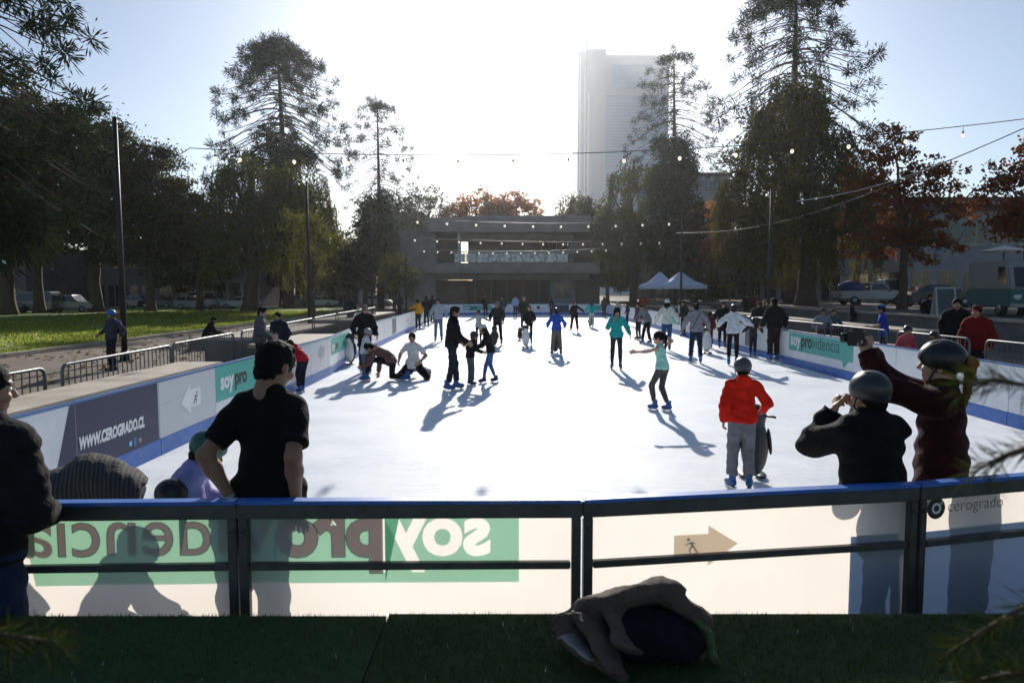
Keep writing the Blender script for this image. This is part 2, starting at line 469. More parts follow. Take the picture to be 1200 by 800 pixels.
def boot_arrays(kind, res):
    key = ('boot', kind, res)
    if key in _C: return _C[key]
    if kind == 'skate':
        P = [cap((0,-.05,-.045),(0,.13,-.062),.048,.038,.85,(1,0,0)), cap((0,-.02,-.03),(0,-.025,.100),.048,.052,.9,(1,0,0),fe=True),
             cap((0,.01,-.02),(0,.10,-.05),.044,.034), half((0,0,-.098),(0,0,-1))]
        def nz(x,y,z): return .003*np.sin(140*z+0*x)*(y > 0)
    else:
        P = [cap((0,-.045,-.055),(0,.14,-.062),.040,.038,.9,(1,0,0)), cap((0,-.02,-.03),(0,-.01,.03),.044,.046), half((0,0,-.088),(0,0,-1))]
        nz = None
    _C[key] = sdf_arrays(P, res, .025, noise=nz, pad=.02)
    return _C[key]
def blade_mb():
    b = MB()
    b.prism([(-.11,-.152),(.15,-.152),(.172,-.140),(.165,-.128),(-.112,-.128)], -.003, .003, 'x')
    for y in (-.075,.09): b.prism([(y-.035,-.10),(y+.035,-.10),(y+.018,-.13),(y-.018,-.13)], -.012, .012, 'x')
    b.box((-.030,-.105,-.108),(.030,.155,-.096))
    return b
SKIN = {'tan':(.36,.19,.12),'fair':(.50,.29,.21),'brown':(.24,.12,.075)}
def skinmats(t):
    c = SKIN[t]
    return [pbr('skin_'+t, c, .55, noise=.06, nscale=20), pbr('lip_'+t, (c[0]*.85,c[1]*.5,c[2]*.5), .5), pbr('brow', (.02,.014,.01), .8), pbr('eyewhite', (.7,.68,.65), .3), pbr('iris', (.03,.018,.01), .2)]
def place(arr, M, o): return arr[0]@np.asarray(M).T+np.asarray(o), arr[1]
def person(label, pos, H=1.7, yaw=0, lean=4, side=0, twist=0, head=(5,0), RH=(.06,.09,-.46), LH=None, RE=None, LE=None,
           RF=(.10,0), LF=(-.10,0), RK=(.15,1,0), LK=(-.15,1,0), pelvis=None, crouch=0.0, top=('jacket','#22242a'), bot=('jeans','#20242e'), skin='tan', hair=('short','#15100c'),
           hat=None, shoes=('skate','#1c3a9a'), res=.02, hs=None, group=None, fem=False, hand=('relax','relax'), hdir=(None,None), hpalm=(None,None), bulk=1.0,
           extras=(), shoulder=None, cat='person', hood=None):
    root = thing('person', label, cat, pos, R(yaw), group)
    s = H/1.75; rs = res/s
    sk = shoes is not None and shoes[0] == 'skate'
    bz = .062 if sk else 0.0
    if hs is None: hs = 1.0 if H > 1.6 else 1.0+(1.6-H)*.45
    if LH is None: LH = (-RH[0],RH[1],RH[2])
    # ---- joints
    def ank(Fx): return np.array((Fx[0],Fx[1],.09+bz+(Fx[2] if len(Fx) > 2 else 0)))
    aR, aL = ank(RF), ank(LF); l1 = l2 = .42
    hw = .080 if not fem else .088
    if pelvis is None:
        px, py = (aR[0]+aL[0])/2, (aR[1]+aL[1])/2-.10*math.sin(R(max(0,lean)))*1.2
        hz = 9
        for a_, sx in ((aR,1),(aL,-1)):
            dx, dy = px+sx*hw-a_[0], py-a_[1]
            hz = min(hz, a_[2]+math.sqrt(max(.01,(l1+l2-.006)**2-dx*dx-dy*dy)))
        pel = np.array((px,py,hz+.025-crouch))
    else: pel = np.array(pelvis,float)
    tM = rotz(R(twist))@roty(R(side))@rotx(R(-lean))
    r_, f_, u_ = tM[:,0], tM[:,1], tM[:,2]
    pM = rotz(R(twist*.4))@roty(R(side*.5))@rotx(R(-lean*.45)); pr = pM[:,0]; pf = pM[:,1]; pu = pM[:,2]
    waist = pel+nrm(pu+u_*.3)*.14; chest = waist+u_*.20; neck = chest+u_*.165
    shw = shoulder or (.166 if not fem else .152)
    sR = chest+u_*.088+r_*shw; sL = chest+u_*.088-r_*shw
    hM = rotz(R(head[1]))@rotx(R(-head[0])); hf, hu = hM[:,1], hM[:,2]
    hc = neck+nrm(u_*.7+hu*.5)*.072+hu*.058*hs+hf*.018
    hpR = pel-pu*.02+pr*hw; hpL = pel-pu*.02-pr*hw
    kR, aR = ik(hpR, aR, l1, l2, RK); kL, aL = ik(hpL, aL, l1, l2, LK)
    hR = sR+np.array(RH); hL = sL+np.array(LH)
    eR, hR = ik(sR, hR, .285, .26, RE if RE is not None else (.5,-1,-.3)); eL, hL = ik(sL, hL, .285, .26, LE if LE is not None else (-.5,-1,-.3))
    # ---- body: one continuous surface
    fb = .94
    B = [cap(hpL,hpR,.092*fb,fl=.95,n=pf), cap(pel,waist,.125*fb,.112*fb,.72,f_), cap(waist,chest,.115*fb,.135*fb,.70,f_), cap(chest,chest+u_*.08,.13*fb,.11*fb,.66,f_),
         cap(sL*.8+sR*.2,sR*.8+sL*.2,.060,fl=.9,n=f_), cap(neck-u_*.015,sR*.7+neck*.3-u_*.005,.050,.042), cap(neck-u_*.015,sL*.7+neck*.3-u_*.005,.050,.042), cap(neck-u_*.03,hc-hu*.07*hs-hf*.028,.050,.048)]
    for h,k_,a_ in ((hpR,kR,aR),(hpL,kL,aL)):
        B += [cap(h,k_,.080*fb,.054), cap(k_,a_,.050,.036), cap(k_*.8+a_*.2-.012*nrm(np.cross(nrm(a_-k_),(1,0,0))),k_*.45+a_*.55,.046,.038)]
    for h,e,w in ((sR,eR,hR),(sL,eL,hL)): B += [cap(h,e,.047,.036), cap(e,e*.7+w*.3,.036,.038), cap(e*.7+w*.3,w,.038,.025)]
    V, Q = sdf_arrays(B, rs, .03); VV = [V]; QQ = [Q]; MI = [np.zeros(len(Q),int)]; n = len(V)
    hv = head_arrays(.008 if res < .018 else .011)
    VV.append(hv[0]*hs@hM.T+hc); QQ.append(hv[1]+n); MI.append(hv[2]); n += len(hv[0])
    for i,(e,w,sx) in enumerate(((eR,hR,1),(eL,hL,-1))):
        ha = hand_arrays(hand[i], .0045 if res < .018 else .007)
        d = nrm(w-e) if hdir[i] is None else nrm(hdir[i])
        pl = (-r_*sx) if hpalm[i] is None else nrm(hpalm[i])
        pl = nrm(pl-d*(pl@d)); y = np.cross(-d, -pl*1.0) if sx == 1 else np.cross(-d, pl)
        X = -pl if sx == 1 else pl
        Mh = np.stack([X, nrm(np.cross(-d, X)), -d], 1)
        hvv = ha[0].copy(); q = ha[1]
        if sx == -1: hvv[:,0] *= -1; q = q[:,::-1]
        VV.append(hvv@Mh.T+w); QQ.append(q+n); MI.append(np.zeros(len(q),int)); n += len(hvv)
    link('body', mesh_np('body', np.concatenate(VV)*s, np.concatenate(QQ), skinmats(skin), np.concatenate(MI), True), root)
    # ---- clothes
    ph = RNG.uniform(0,6,4)
    def folds(A):
        def nz(x,y,z): return A*(np.sin(24*x+9*y+6*np.sin(5*z+ph[0])+ph[1])*np.sin(26*z+8*x+ph[2])+.6*np.sin(52*z+18*x+12*y+ph[3])-.9*np.abs(np.sin(17*z+13*x*np.sign(x)+9*y+ph[0])))
        return nz
    tk, tc = top[0], top[1]
    o = {'tee':.014,'tank':.010,'shirt':.014,'hoodie':.024,'jacket':.026,'puffer':.036,'coat':.032,'fleece':.024}[tk]*bulk
    hem = {'tee':.10,'tank':.04,'shirt':.08,'hoodie':.07,'jacket':.08,'puffer':.07,'coat':.34,'fleece':.07}[tk]
    ob = {'jeans':.012,'loose':.022,'leggings':.004,'dress':.03}[bot[0]]
    g_ = .5+.5*bulk; wr = (.118 if fem else .130)*g_
    T = [cap(waist,chest,wr+o,.137*g_+o,.70+o,f_), cap(chest,chest+u_*.08,.13+o,.11+o,.68+o,f_), cap(sL*.8+sR*.2,sR*.8+sL*.2,.058+o,fl=.9,n=f_)]
    hr_ = .096*g_+max(o*.7, ob+.006)
    T += [cap(waist, pel-pu*(hem+.06), wr+.008+o, .150*g_+o*.8, .80, pf), cap(hpL+pu*.05,hpR+pu*.05,hr_,fl=.95,n=pf)]
    if hem > .06: T += [cap(hpL*.85+hpR*.15-pu*(hem-.05),hpR*.85+hpL*.15-pu*(hem-.05),hr_+.008,fl=.95,n=pf)]
    T += [half(pel-pu*hem, -pu)]
    if tk != 'tank': T += [cap(neck-u_*.012,q_*.72+neck*.28-u_*.004,.052+o*.8,.044+o) for q_ in (sR,sL)]
    if tk in ('tee','shirt'): T += [cap(neck-u_*.06,neck+u_*.012,.072,.064,fe=True,k=.015)]
    if tk in ('jacket','hoodie','puffer','coat','fleece'): T += [cap(neck-u_*.05, neck+u_*.035, .070+o*.6, .066+o*.5, fe=True)]
    if tk == 'hoodie' and hood is None: T += [ell(neck-f_*.085+u_*.0,(.095,.055,.075),tM,k=.03)]
    for sh,e,w in ((sR,eR,hR),(sL,eL,hL)):
        if tk == 'tank': continue
        if tk == 'tee': T += [cap(sh,sh*.25+e*.75,.050+o,.050+o,fe=True)]
        else: T += [cap(sh,e,.050+o,.046+o), cap(e,e*.06+w*.94,.044+o,.036+o*.7,fe=True)]
    nzf = folds(.0075 if tk not in ('tank','tee') else .006)
    if tk == 'puffer':
        base = nzf; uu = u_; nzf = lambda x,y,z: base(x,y,z)*.5-.008*np.abs(np.sin(((x-chest[0])*uu[0]+(y-chest[1])*uu[1]+(z-chest[2])*uu[2])*PI/.062))
    tm = cloth(tc) if isinstance(tc,str) else tc
    V, Q = sdf_arrays(T, rs, .03, noise=nzf)
    nm = {'tee':'t_shirt','tank':'tank_top','shirt':'shirt','hoodie':'hoodie','jacket':'jacket','puffer':'puffer_jacket','coat':'coat','fleece':'sweater'}[tk]
    top_o = link(nm, mesh_np(nm, V*s, Q, tm, smooth=True), root)
    bk, bc = bot
    ob = {'jeans':.012,'loose':.022,'leggings':.004,'dress':.03}[bk]
    L_ = [cap(hpL,hpR,.090+ob,fl=.97,n=pf), cap(pel,waist*.5+pel*.5,.118+ob,.112+ob,.78,pf)]
    for h,k_,a_ in ((hpR,kR,aR),(hpL,kL,aL)):
        L_ += [cap(h,k_,.082+ob,.056+ob), cap(k_,k_*.12+a_*.88,.052+ob,(.040 if bk == 'leggings' else .052)+ob,fe=True)]
        if bk == 'leggings': L_ += [cap(k_*.9+a_*.1-.010*nrm(np.cross(nrm(a_-k_),(1,0,0))),k_*.42+a_*.58,.060,.050)]
    V, Q = sdf_arrays(L_, rs, .03, noise=folds(.006 if bk != 'leggings' else .002))
    link({'leggings':'leggings'}.get(bk,'trousers'), mesh_np('trousers', V*s, Q, cloth(bc) if isinstance(bc,str) else bc, smooth=True), root)
    # ---- hair and headgear
    hr = .009 if res < .018 else .013
    if hair is not None:
        v, q = hair_arrays(hair[0], hr)
        link('hair', mesh_np('hair', (v*hs@hM.T+hc)*s, q, pbr('hair_'+hair[1], hair[1], .8, noise=.3, nscale=30, bump=.5, bscale=90, spec=.15), smooth=True), root)
    if hat is not None:
        fn = {'helmet':helmet_arrays,'beanie':beanie_arrays,'cap':cap_arrays}[hat[0]]
        v, q = fn(.008 if res < .018 else .012)
        mt = pbr('helmet_'+hat[1], hat[1], .38, noise=.08, nscale=12) if hat[0] == 'helmet' else cloth(hat[1])
        ho = link(hat[0], mesh_np(hat[0], (v*hs@hM.T+hc)*s, q, mt, smooth=True), root)
        if hat[0] == 'helmet':
            b = MB()
            pts = [hM@(np.array(p)*hs)+hc for p in ((-.088,.0,.01),(-.078,.03,-.06),(0,.062,-.128),(.078,.03,-.06),(.088,.0,.01))]
            b.tube([p*s for p in pts], .006*s, 5); st = b.build('strap', pbr('strap', (.02,.02,.022), .7), ho)
    # ---- footwear
    if shoes is not None:
        bt = boot_arrays(shoes[0], .010 if res < .018 else .014)
        for F_, a_, k_ in ((RF,aR,kR),(LF,aL,kL)):
            yw = R(F_[3]) if len(F_) > 3 else 0.0
            if len(F_) > 4:
                td = nrm(F_[4]); up = nrm(k_-a_); up = nrm(up-td*(up@td)); M = np.stack([np.cross(td,up), td, up],1)
            else: M = rotz(yw)
            nm = 'skate' if sk else 'shoe'
            bo = link(nm, mesh_np(nm, (bt[0]@M.T+a_)*s, bt[1], pbr('boot_'+shoes[1], shoes[1], .45, noise=.1, nscale=25), smooth=True), root)
            if sk:
                b = blade_mb(); b.v = [tuple((M@np.array(v)+a_)*s) for v in b.v]
                b.build('blade', pbr('blade', (.45,.46,.48), .35, .9), bo)
    J = dict(s=s, hc=hc, hM=hM, hR=hR, hL=hL, eR=eR, eL=eL, sR=sR, sL=sL, pel=pel, chest=chest, waist=waist, neck=neck, u=u_, f=f_, r=r_, hs=hs, pf=pf, pu=pu, kR=kR, kL=kL, aR=aR, aL=aL)
    for ex in extras: ex(root, J)
    return root, J

# small things people wear
def ex_strap(root, J):
    b = MB(); s = J['s']
    pts = []
    for t in np.linspace(0,1,9):
        p = (J['sR']*.75+J['sL']*.25)*(1-t)+(J['pel']-J['r']*.14)*t
        pts.append((p-J['f']*(.115+.01*math.sin(t*3)))*s)
    b.tube(pts, .011*s, 6); b.build('bag_strap', pbr('strap', (.02,.02,.022), .7), root)
def ex_backpack(col):
    def fn(root, J):
        s = J['s']; c = J['chest']-J['f']*.18-J['u']*.03
        M = np.stack([J['r'],J['f'],J['u']],1)
        V, Q = sdf_arrays([ell(c,(.15,.09,.21),M), ell(c-J['f']*.06-J['u']*.08,(.11,.05,.09),M)], .02, .03)
        link('backpack', mesh_np('backpack', V*s, Q, cloth(col), smooth=True), root)
    return fn
def ex_bracelet(root, J):
    b = MB(); s = J['s']; d = nrm(J['hL']-J['eL']); p = J['hL']-d*.025
    b.tube([(p-d*.012)*s,(p+d*.012)*s], .034*s, 14); b.build('wristwatch', pbr('watch', (.35,.32,.25), .35, .6), root)
def ex_phone(root, J):
    s = J['s']; p = ((J['hL']+J['hR'])/2+np.array((0,.03,.12)))*s; b = MB(); b.box((p[0]-.075,p[1]-.005,p[2]-.037),(p[0]+.075,p[1]+.005,p[2]+.037))
    ob = b.build('phone', pbr('phone', (.012,.012,.014), .25), root, bevel=.003)
def ex_camera(root, J):
    s = J['s']; p = ((J['hL']+J['hR'])/2+np.array((0,.05,.075)))*s; b = MB()
    b.box((p[0]-.062,p[1]-.045,p[2]-.042),(p[0]+.062,p[1]+.045,p[2]+.042)); b.lathe([(.030,.046),(.032,.09),(.026,.095)], tuple(p), 14, axis='y'); b.box((p[0]-.022,p[1]-.03,p[2]+.043),(p[0]+.022,p[1]+.03,p[2]+.060))
    b.build('camera', pbr('phone', (.012,.012,.014), .25), root, bevel=.004)
def ex_glasses(root, J):
    s = J['s']; b = MB(); M = J['hM']
    for sx in (-1,1):
        b.tube([tuple((M@(np.array((sx*.034,.100,.008))*J['hs'])+J['hc'])*s), tuple((M@(np.array((sx*.034,.103,.008))*J['hs'])+J['hc'])*s)], .020*s, 10)
        b.tube([tuple((M@(np.array((sx*.055,.098,.012))*J['hs'])+J['hc'])*s), tuple((M@(np.array((sx*.080,-.01,.012))*J['hs'])+J['hc'])*s)], .004*s, 5)
    b.build('glasses', pbr('phone', (.012,.012,.014), .25), root)
def ex_belt(col):
    def fn(root, J):
        s = J['s']; V, Q = sdf_arrays([cap(J['pel']-J['pu']*.02, J['pel']-J['pu']*.11, .150,.158,.82,J['pf'],fe=True,fs=True)], .02, .01)
        link('hem_band', mesh_np('hem_band', V*s*1.0, Q, cloth(col), smooth=True), root)
    return fn

# ------------------------------------------------------------------ penguin skating aid
def penguin(label, pos, yaw, h=.88, back='#17181b', group='penguin skating aids'):
    t = thing('penguin_skating_aid', label, 'skating aid', pos, R(yaw), group); s = h/.88
    key = 'penguin_arrays'
    if key not in _C:
        bd = sdf_arrays([ell((0,0,.36),(.142,.138,.32)), ell((0,.005,.70),(.115,.115,.125))], .016, .06)
        be = sdf_arrays([ell((0,.042,.36),(.138,.124,.30)), ell((0,.040,.665),(.085,.090,.075))], .016, .05)
        fl = sdf_arrays([ell((0,0,-.13),(.022,.045,.15))], .012, .01)
        bk = sdf_arrays([cap((0,.10,.70),(0,.175,.685),.026,.008)], .009, .01)
        ft = sdf_arrays([ell((0,.07,0),(.065,.15,.028)), half((0,0,-.012),(0,0,-1))], .012, .01)
        _C[key] = (bd,be,fl,bk,ft)
    bd,be,fl,bk,ft = _C[key]
    kb = pbr('penguin_'+back, back, .4); wh = pbr('penguin_white', (.72,.72,.70), .45)
    link('body', mesh_np('body', bd[0]*s, bd[1], kb, smooth=True), t)
    link('belly', mesh_np('belly', be[0]*s, be[1], wh, smooth=True), t)
    link('beak', mesh_np('beak', bk[0]*s, bk[1], pbr('beak', (.10,.07,.05), .5), smooth=True), t)
    for sx in (-1,1):
        M = roty(R(-7*sx))
        link('flipper', mesh_np('flipper', (fl[0]@M.T+np.array((sx*.138,0,.55)))*s, fl[1], kb, smooth=True), t)
        link('foot', mesh_np('foot', (ft[0]+np.array((sx*.085,.03,.03)))*s, ft[1], kb, smooth=True), t)
        v, f = uvs(.012*s); link('eye', mesh_np('eye', v+np.array((sx*.042,.105,.735))*s, f, pbr('phone', (.012,.012,.014), .25), smooth=True), t)
        b = MB(); b.tube([(sx*.10*s,-.02*s,.70*s),(sx*.17*s,-.05*s,.70*s),(sx*.19*s,-.09*s,.70*s)], .013*s, 7); b.build('handle', kb, t)
    return t
# ------------------------------------------------------------------ world, sun, camera
w = bpy.data.worlds.new('World'); SC.world = w; w.use_nodes = True
nt = w.node_tree; nt.nodes.clear()
SUN = ray(621, -14).normalized()
EL = math.asin(SUN.z); AZ = math.atan2(SUN.x, SUN.y)
sky = nt.nodes.new('ShaderNodeTexSky'); sky.sky_type = 'NISHITA'; sky.sun_disc = False
sky.sun_elevation = EL; sky.sun_rotation = AZ; sky.altitude = 550; sky.air_density = 1.0; sky.dust_density = .7; sky.ozone_density = 1.6
bg = nt.nodes.new('ShaderNodeBackground'); bg.inputs[1].default_value = SKY_STRENGTH
wo = nt.nodes.new('ShaderNodeOutputWorld'); nt.links.new(sky.outputs[0], bg.inputs[0]); nt.links.new(bg.outputs[0], wo.inputs[0])
sl = bpy.data.lights.new('sun','SUN'); sl.energy = SUN_STRENGTH; sl.angle = R(.53); sl.color = (1,.95,.87)
so = bpy.data.objects.new('sun', sl); COL.objects.link(so); so.rotation_euler = (-SUN).to_track_quat('-Z','Y').to_euler(); so.location = (0,40,60)
cd = bpy.data.cameras.new('camera'); cam = bpy.data.objects.new('camera', cd); COL.objects.link(cam)
cam.location = (0,0,CAMZ); cam.rotation_euler = (PI/2-PITCH,0,0); cd.sensor_width = 36; cd.lens = 24; cd.clip_end = 6000; cd.clip_start = .02
cd.dof.use_dof = True; cd.dof.focus_distance = 6.5; cd.dof.aperture_fstop = 4
SC.camera = cam
SC.view_settings.view_transform = 'Standard'; SC.view_settings.look = 'None'; SC.view_settings.exposure = EXPOSURE; SC.view_settings.gamma = 1
SC.render.engine = 'CYCLES'
SC.cycles.use_denoising = True
SC.cycles.max_bounces = 8; SC.cycles.transparent_max_bounces = 12; SC.cycles.volume_bounces = 0; SC.cycles.sample_clamp_indirect = 6
# ------------------------------------------------------------------ haze
def haze():
    m, nt, out = newmat('haze'); v = nt.nodes.new('ShaderNodeVolumePrincipled')
    v.inputs['Color'].default_value = (.93,.96,1,1); v.inputs['Density'].default_value = HAZE; v.inputs['Anisotropy'].default_value = .75
    nt.links.new(v.outputs[0], out.inputs['Volume'])
    o = MB().box((-420,-60,-2),(420,720,185)).build('haze', m); o['kind'] = 'stuff'
haze()
# ------------------------------------------------------------------ ground sheets
def sheet(name, x0, y0, x1, y1, z, mat, kind='structure'):
    o = link(name, mesh_np(name, [(x0,y0,z),(x1,y0,z),(x1,y1,z),(x0,y1,z)], [(0,1,2,3)], mat)); o['kind'] = kind; return o
m_ground = pbr('dirt', (.10,.078,.058), .95, col2=(.16,.125,.09), nscale=.35, bump=.4, bscale=4, coords='Object', detail=8)
sheet('ground', -2500, -800, 2500, 4000, -.03, m_ground)
m_path = pbr('path', (.11,.080,.058), .95, col2=(.17,.125,.09), nscale=.5, bump=.3, bscale=9, detail=8)
sheet('path', -15.2, -8, -5.0, 84, 0.0, m_path)
m_pave = pbr('pavement', (.06,.055,.05), .85, col2=(.09,.082,.075), nscale=.6, bump=.2, bscale=14, detail=8)
sheet('pavement', 8.2, -8, 16.6, 84, 0.0, m_pave)
m_asph = pbr('asphalt', (.045,.045,.047), .85, noise=.25, nscale=1.5, bump=.2, bscale=40)
sheet('street', -110, -8, -46, 130, 0.0, m_asph)
m_lawn = pbr('lawn', (.15,.23,.025), .9, col2=(.24,.29,.05), nscale=.7, bump=.8, bscale=30, detail=8)
sheet('lawn', -45.8, 6, -15.42, 84, .05, m_lawn)
sheet('plaza', -15, 57.5, 26, 100, .004, m_pave)
def fallen_leaves():
    n = 5200; y = 9+RNG.random(n)**1.2*60; x = np.where(RNG.random(n) < .7, -15.6-RNG.random(n)*22, -15.2+RNG.random(n)*8.5)
    c = np.stack([x,y,np.where(x < -15.4,.075,.012)],1); D = RNG.normal(size=(n,3)); D[:,2] *= .25; D /= np.linalg.norm(D,axis=1)[:,None]; up = np.cross(D, np.array((0,0,1.))+RNG.normal(0,.3,(n,3))); up /= np.linalg.norm(up,axis=1)[:,None]
    s_ = RNG.uniform(.05,.11,n)[:,None]*(.7+y[:,None]/50)
    V = np.stack([c-D*s_, c+up*s_*.6, c+D*s_, c-up*s_*.6],1).reshape(-1,3); o = link('fallen_leaves', mesh_np('fallen_leaves', V, np.arange(4*n).reshape(-1,4), leafmat('dry_leaf', [(.22,.12,.04),(.30,.18,.06),(.16,.09,.035)], .3))); o['kind'] = 'stuff'
fallen_leaves()
# grass blades of the lawn: uncountable
def lawn_blades():
    n = 70000
    y = 16+RNG.random(n)**1.3*50; x = -15.5-RNG.random(n)**1.3*20
    kp = (np.sin(x*.9+2*np.sin(y*.5))*np.sin(y*.37+x*.25) > -.62)|(RNG.random(n) < .25); x = x[kp]; y = y[kp]; n = len(x)
    c = np.stack([x,y,np.full(n,.05)],1); hgt = RNG.uniform(.05,.13,n); wd = RNG.uniform(.02,.04,n)*(.6+y/40)
    a = RNG.uniform(0,2*PI,n); u = np.stack([np.cos(a),np.sin(a),0*a],1); ln = RNG.normal(0,.04,(n,3)); ln[:,2] = hgt
    V = np.stack([c-u*wd[:,None], c+u*wd[:,None], c+ln],1).reshape(-1,3); F = np.arange(3*n).reshape(-1,3)
    o = link('grass', mesh_np('grass', V, F, leafmat('grass_blade', [(.16,.22,.03),(.24,.30,.05),(.33,.35,.08)], .65))); o['kind'] = 'stuff'
lawn_blades()
m_conc = pbr('concrete', (.27,.25,.225), .85, noise=.22, nscale=2.2, bump=.25, bscale=18, detail=8)
m_concd = pbr('concrete_dark', (.14,.13,.12), .85, noise=.25, nscale=1.6, bump=.25, bscale=14, detail=8)
m_stone = pbr('stone', (.40,.34,.27), .8, noise=.18, nscale=3, bump=.25, bscale=20, detail=8)
kb = MB()
for i in range(33): kb.box((-15.42,6+i*2.4,-.02),(-15.22,6+i*2.4+2.38,.13))
o = kb.build('kerb', m_stone, bevel=.012); o['kind'] = 'structure'
# raised ground east of the basin, behind a retaining wall
sheet('terrace', 17.0, -8, 60, 140, 1.0, pbr('terrace_dirt_shaded', (.055,.045,.036), .95, col2=(.085,.07,.054), nscale=.4, bump=.3, bscale=6, detail=8))  # darker copy of the dirt, with the tree shade put into its colour
sheet('roadway', 30, -8, 60, 140, 1.008, m_asph)
def wall(name, label, lo, hi, mat, cope=None, cat='wall', bev=.012, seam=0):
    t = MB()
    zc = hi[2]-(.09 if cope else 0)
    t.box(lo, (hi[0],hi[1],zc)); o = t.build(name, mat, bevel=bev)
    tag(o, label, cat)
    if cope:
        c = MB(); n = max(1,int((hi[1]-lo[1])/seam)) if seam else 1; L = (hi[1]-lo[1])/n
        for i in range(n): c.box((lo[0]-cope,lo[1]+i*L+.004,zc+.001),(hi[0]+cope,lo[1]+(i+1)*L-.004,hi[2]))
        c.build('coping', m_stone, o, bevel=.010)
    return o
wall('retaining_wall', 'long low concrete retaining wall with pale coping below the parked vehicles', (16.6,-8,-.02), (17.0,84,1.04), m_concd, .05, seam=2.5)
wall('ledge_wall', 'broad tan stone ledge running right behind the dark blue rink panel', (-5.10,3.0,-.02), (-4.42,10.4,.925), m_stone, .0, seam=3.7)
wall('planter_wall', 'low stone bench block behind the rink beyond the bent-over red hoodie', (-6.0,15.6,-.02), (-5.0,19.5,.78), m_concd, .06, seam=2)
wall('planter_wall', 'grey concrete block between the path and the far left rink boards', (-8.6,19.0,-.02), (-7.0,27,.72), m_concd, .06, seam=2.6)
wall('planter_wall', 'farthest concrete planter along the dirt path beside the rink', (-9.2,31,-.02), (-7.4,43,.70), m_concd, .06, seam=3)
wall('ledge_wall', 'dark concrete ledge with sunlit top behind the right rink boards', (9.2,17,-.02), (9.9,44,.62), m_concd, .06, seam=3)
wall('ledge_wall', 'upper dark ledge step further behind the right rink boards', (11.6,20,-.02), (12.5,56,.85), m_concd, .06, seam=3)
wall('planter_wall', 'square planter wall beneath the white pop-up canopies', (10.4,50,-.02), (14.5,53,.9), m_concd, .06, seam=2)

# ------------------------------------------------------------------ ice
def ice_mat():
    m, nt, out = newmat('ice'); N = nt.nodes; L = nt.links
    b = N.new('ShaderNodeBsdfPrincipled'); L.new(b.outputs[0], out.inputs[0])
    tc = N.new('ShaderNodeTexCoord'); n = N.new('ShaderNodeTexNoise'); n.inputs['Scale'].default_value = .8; n.inputs['Detail'].default_value = 9; n.inputs['Roughness'].default_value = .65
    L.new(tc.outputs['Object'], n.inputs['Vector'])
    rp = N.new('ShaderNodeValToRGB'); rp.color_ramp.elements[0].position = .32; rp.color_ramp.elements[1].position = .62
    rp.color_ramp.elements[0].color = (.60,.645,.70,1); rp.color_ramp.elements[1].color = (.80,.82,.85,1)
    L.new(n.outputs['Fac'], rp.inputs[0])
    # skate cuts: thin warped lines
    cut = None
    for i,(sx,sy,rot) in enumerate(((.55,7,.2),(.45,6,1.1),(.5,8,2.3))):
        mp = N.new('ShaderNodeMapping'); mp.inputs['Rotation'].default_value = (0,0,rot); mp.inputs['Scale'].default_value = (sx,sy,1)
        L.new(tc.outputs['Object'], mp.inputs['Vector'])
        v = N.new('ShaderNodeTexNoise'); v.inputs['Scale'].default_value = 1.7; v.inputs['Detail'].default_value = 4; v.inputs['Distortion'].default_value = .6
        L.new(mp.outputs[0], v.inputs['Vector'])
        s1 = N.new('ShaderNodeMath'); s1.operation = 'SUBTRACT'; s1.inputs[1].default_value = .5; L.new(v.outputs['Fac'], s1.inputs[0])
        s2 = N.new('ShaderNodeMath'); s2.operation = 'ABSOLUTE'; L.new(s1.outputs[0], s2.inputs[0])
        s3 = N.new('ShaderNodeMapRange'); s3.inputs[1].default_value = .0; s3.inputs[2].default_value = .012; s3.inputs[3].default_value = 1; s3.inputs[4].default_value = 0; L.new(s2.outputs[0], s3.inputs[0])
        if cut is None: cut = s3.outputs[0]
        else:
            a = N.new('ShaderNodeMath'); a.operation = 'MAXIMUM'; L.new(cut, a.inputs[0]); L.new(s3.outputs[0], a.inputs[1]); cut = a.outputs[0]
    n2 = N.new('ShaderNodeTexNoise'); n2.inputs['Scale'].default_value = .5; n2.inputs['Detail'].default_value = 3; L.new(tc.outputs['Object'], n2.inputs['Vector'])
    g = N.new('ShaderNodeMapRange'); g.inputs[1].default_value = .36; g.inputs[2].default_value = .56; L.new(n2.outputs['Fac'], g.inputs[0])
    mm = N.new('ShaderNodeMath'); mm.operation = 'MULTIPLY'; L.new(cut, mm.inputs[0]); L.new(g.outputs[0], mm.inputs[1])
    m3 = N.new('ShaderNodeMath'); m3.operation = 'MULTIPLY'; m3.inputs[1].default_value = .6; L.new(mm.outputs[0], m3.inputs[0])
    mx = N.new('ShaderNodeMixRGB'); mx.inputs[2].default_value = (.50,.54,.60,1); L.new(m3.outputs[0], mx.inputs[0]); L.new(rp.outputs[0], mx.inputs[1])
    L.new(mx.outputs[0], b.inputs['Base Color'])
    rr = N.new('ShaderNodeMapRange'); rr.inputs[3].default_value = .45; rr.inputs[4].default_value = .75; L.new(n.outputs['Fac'], rr.inputs[0]); L.new(rr.outputs[0], b.inputs['Roughness'])
    b.inputs['Specular IOR Level'].default_value = .08
    b.inputs['Subsurface Weight'].default_value = .6; b.inputs['Subsurface Radius'].default_value = (.10,.13,.16); b.inputs['Subsurface Scale'].default_value = 1.0
    bp = N.new('ShaderNodeBump'); bp.inputs['Strength'].default_value = .25; bp.inputs['Distance'].default_value = .02; L.new(mm.outputs[0], bp.inputs['Height']); bp.invert = True; L.new(bp.outputs[0], b.inputs['Normal'])
    return m
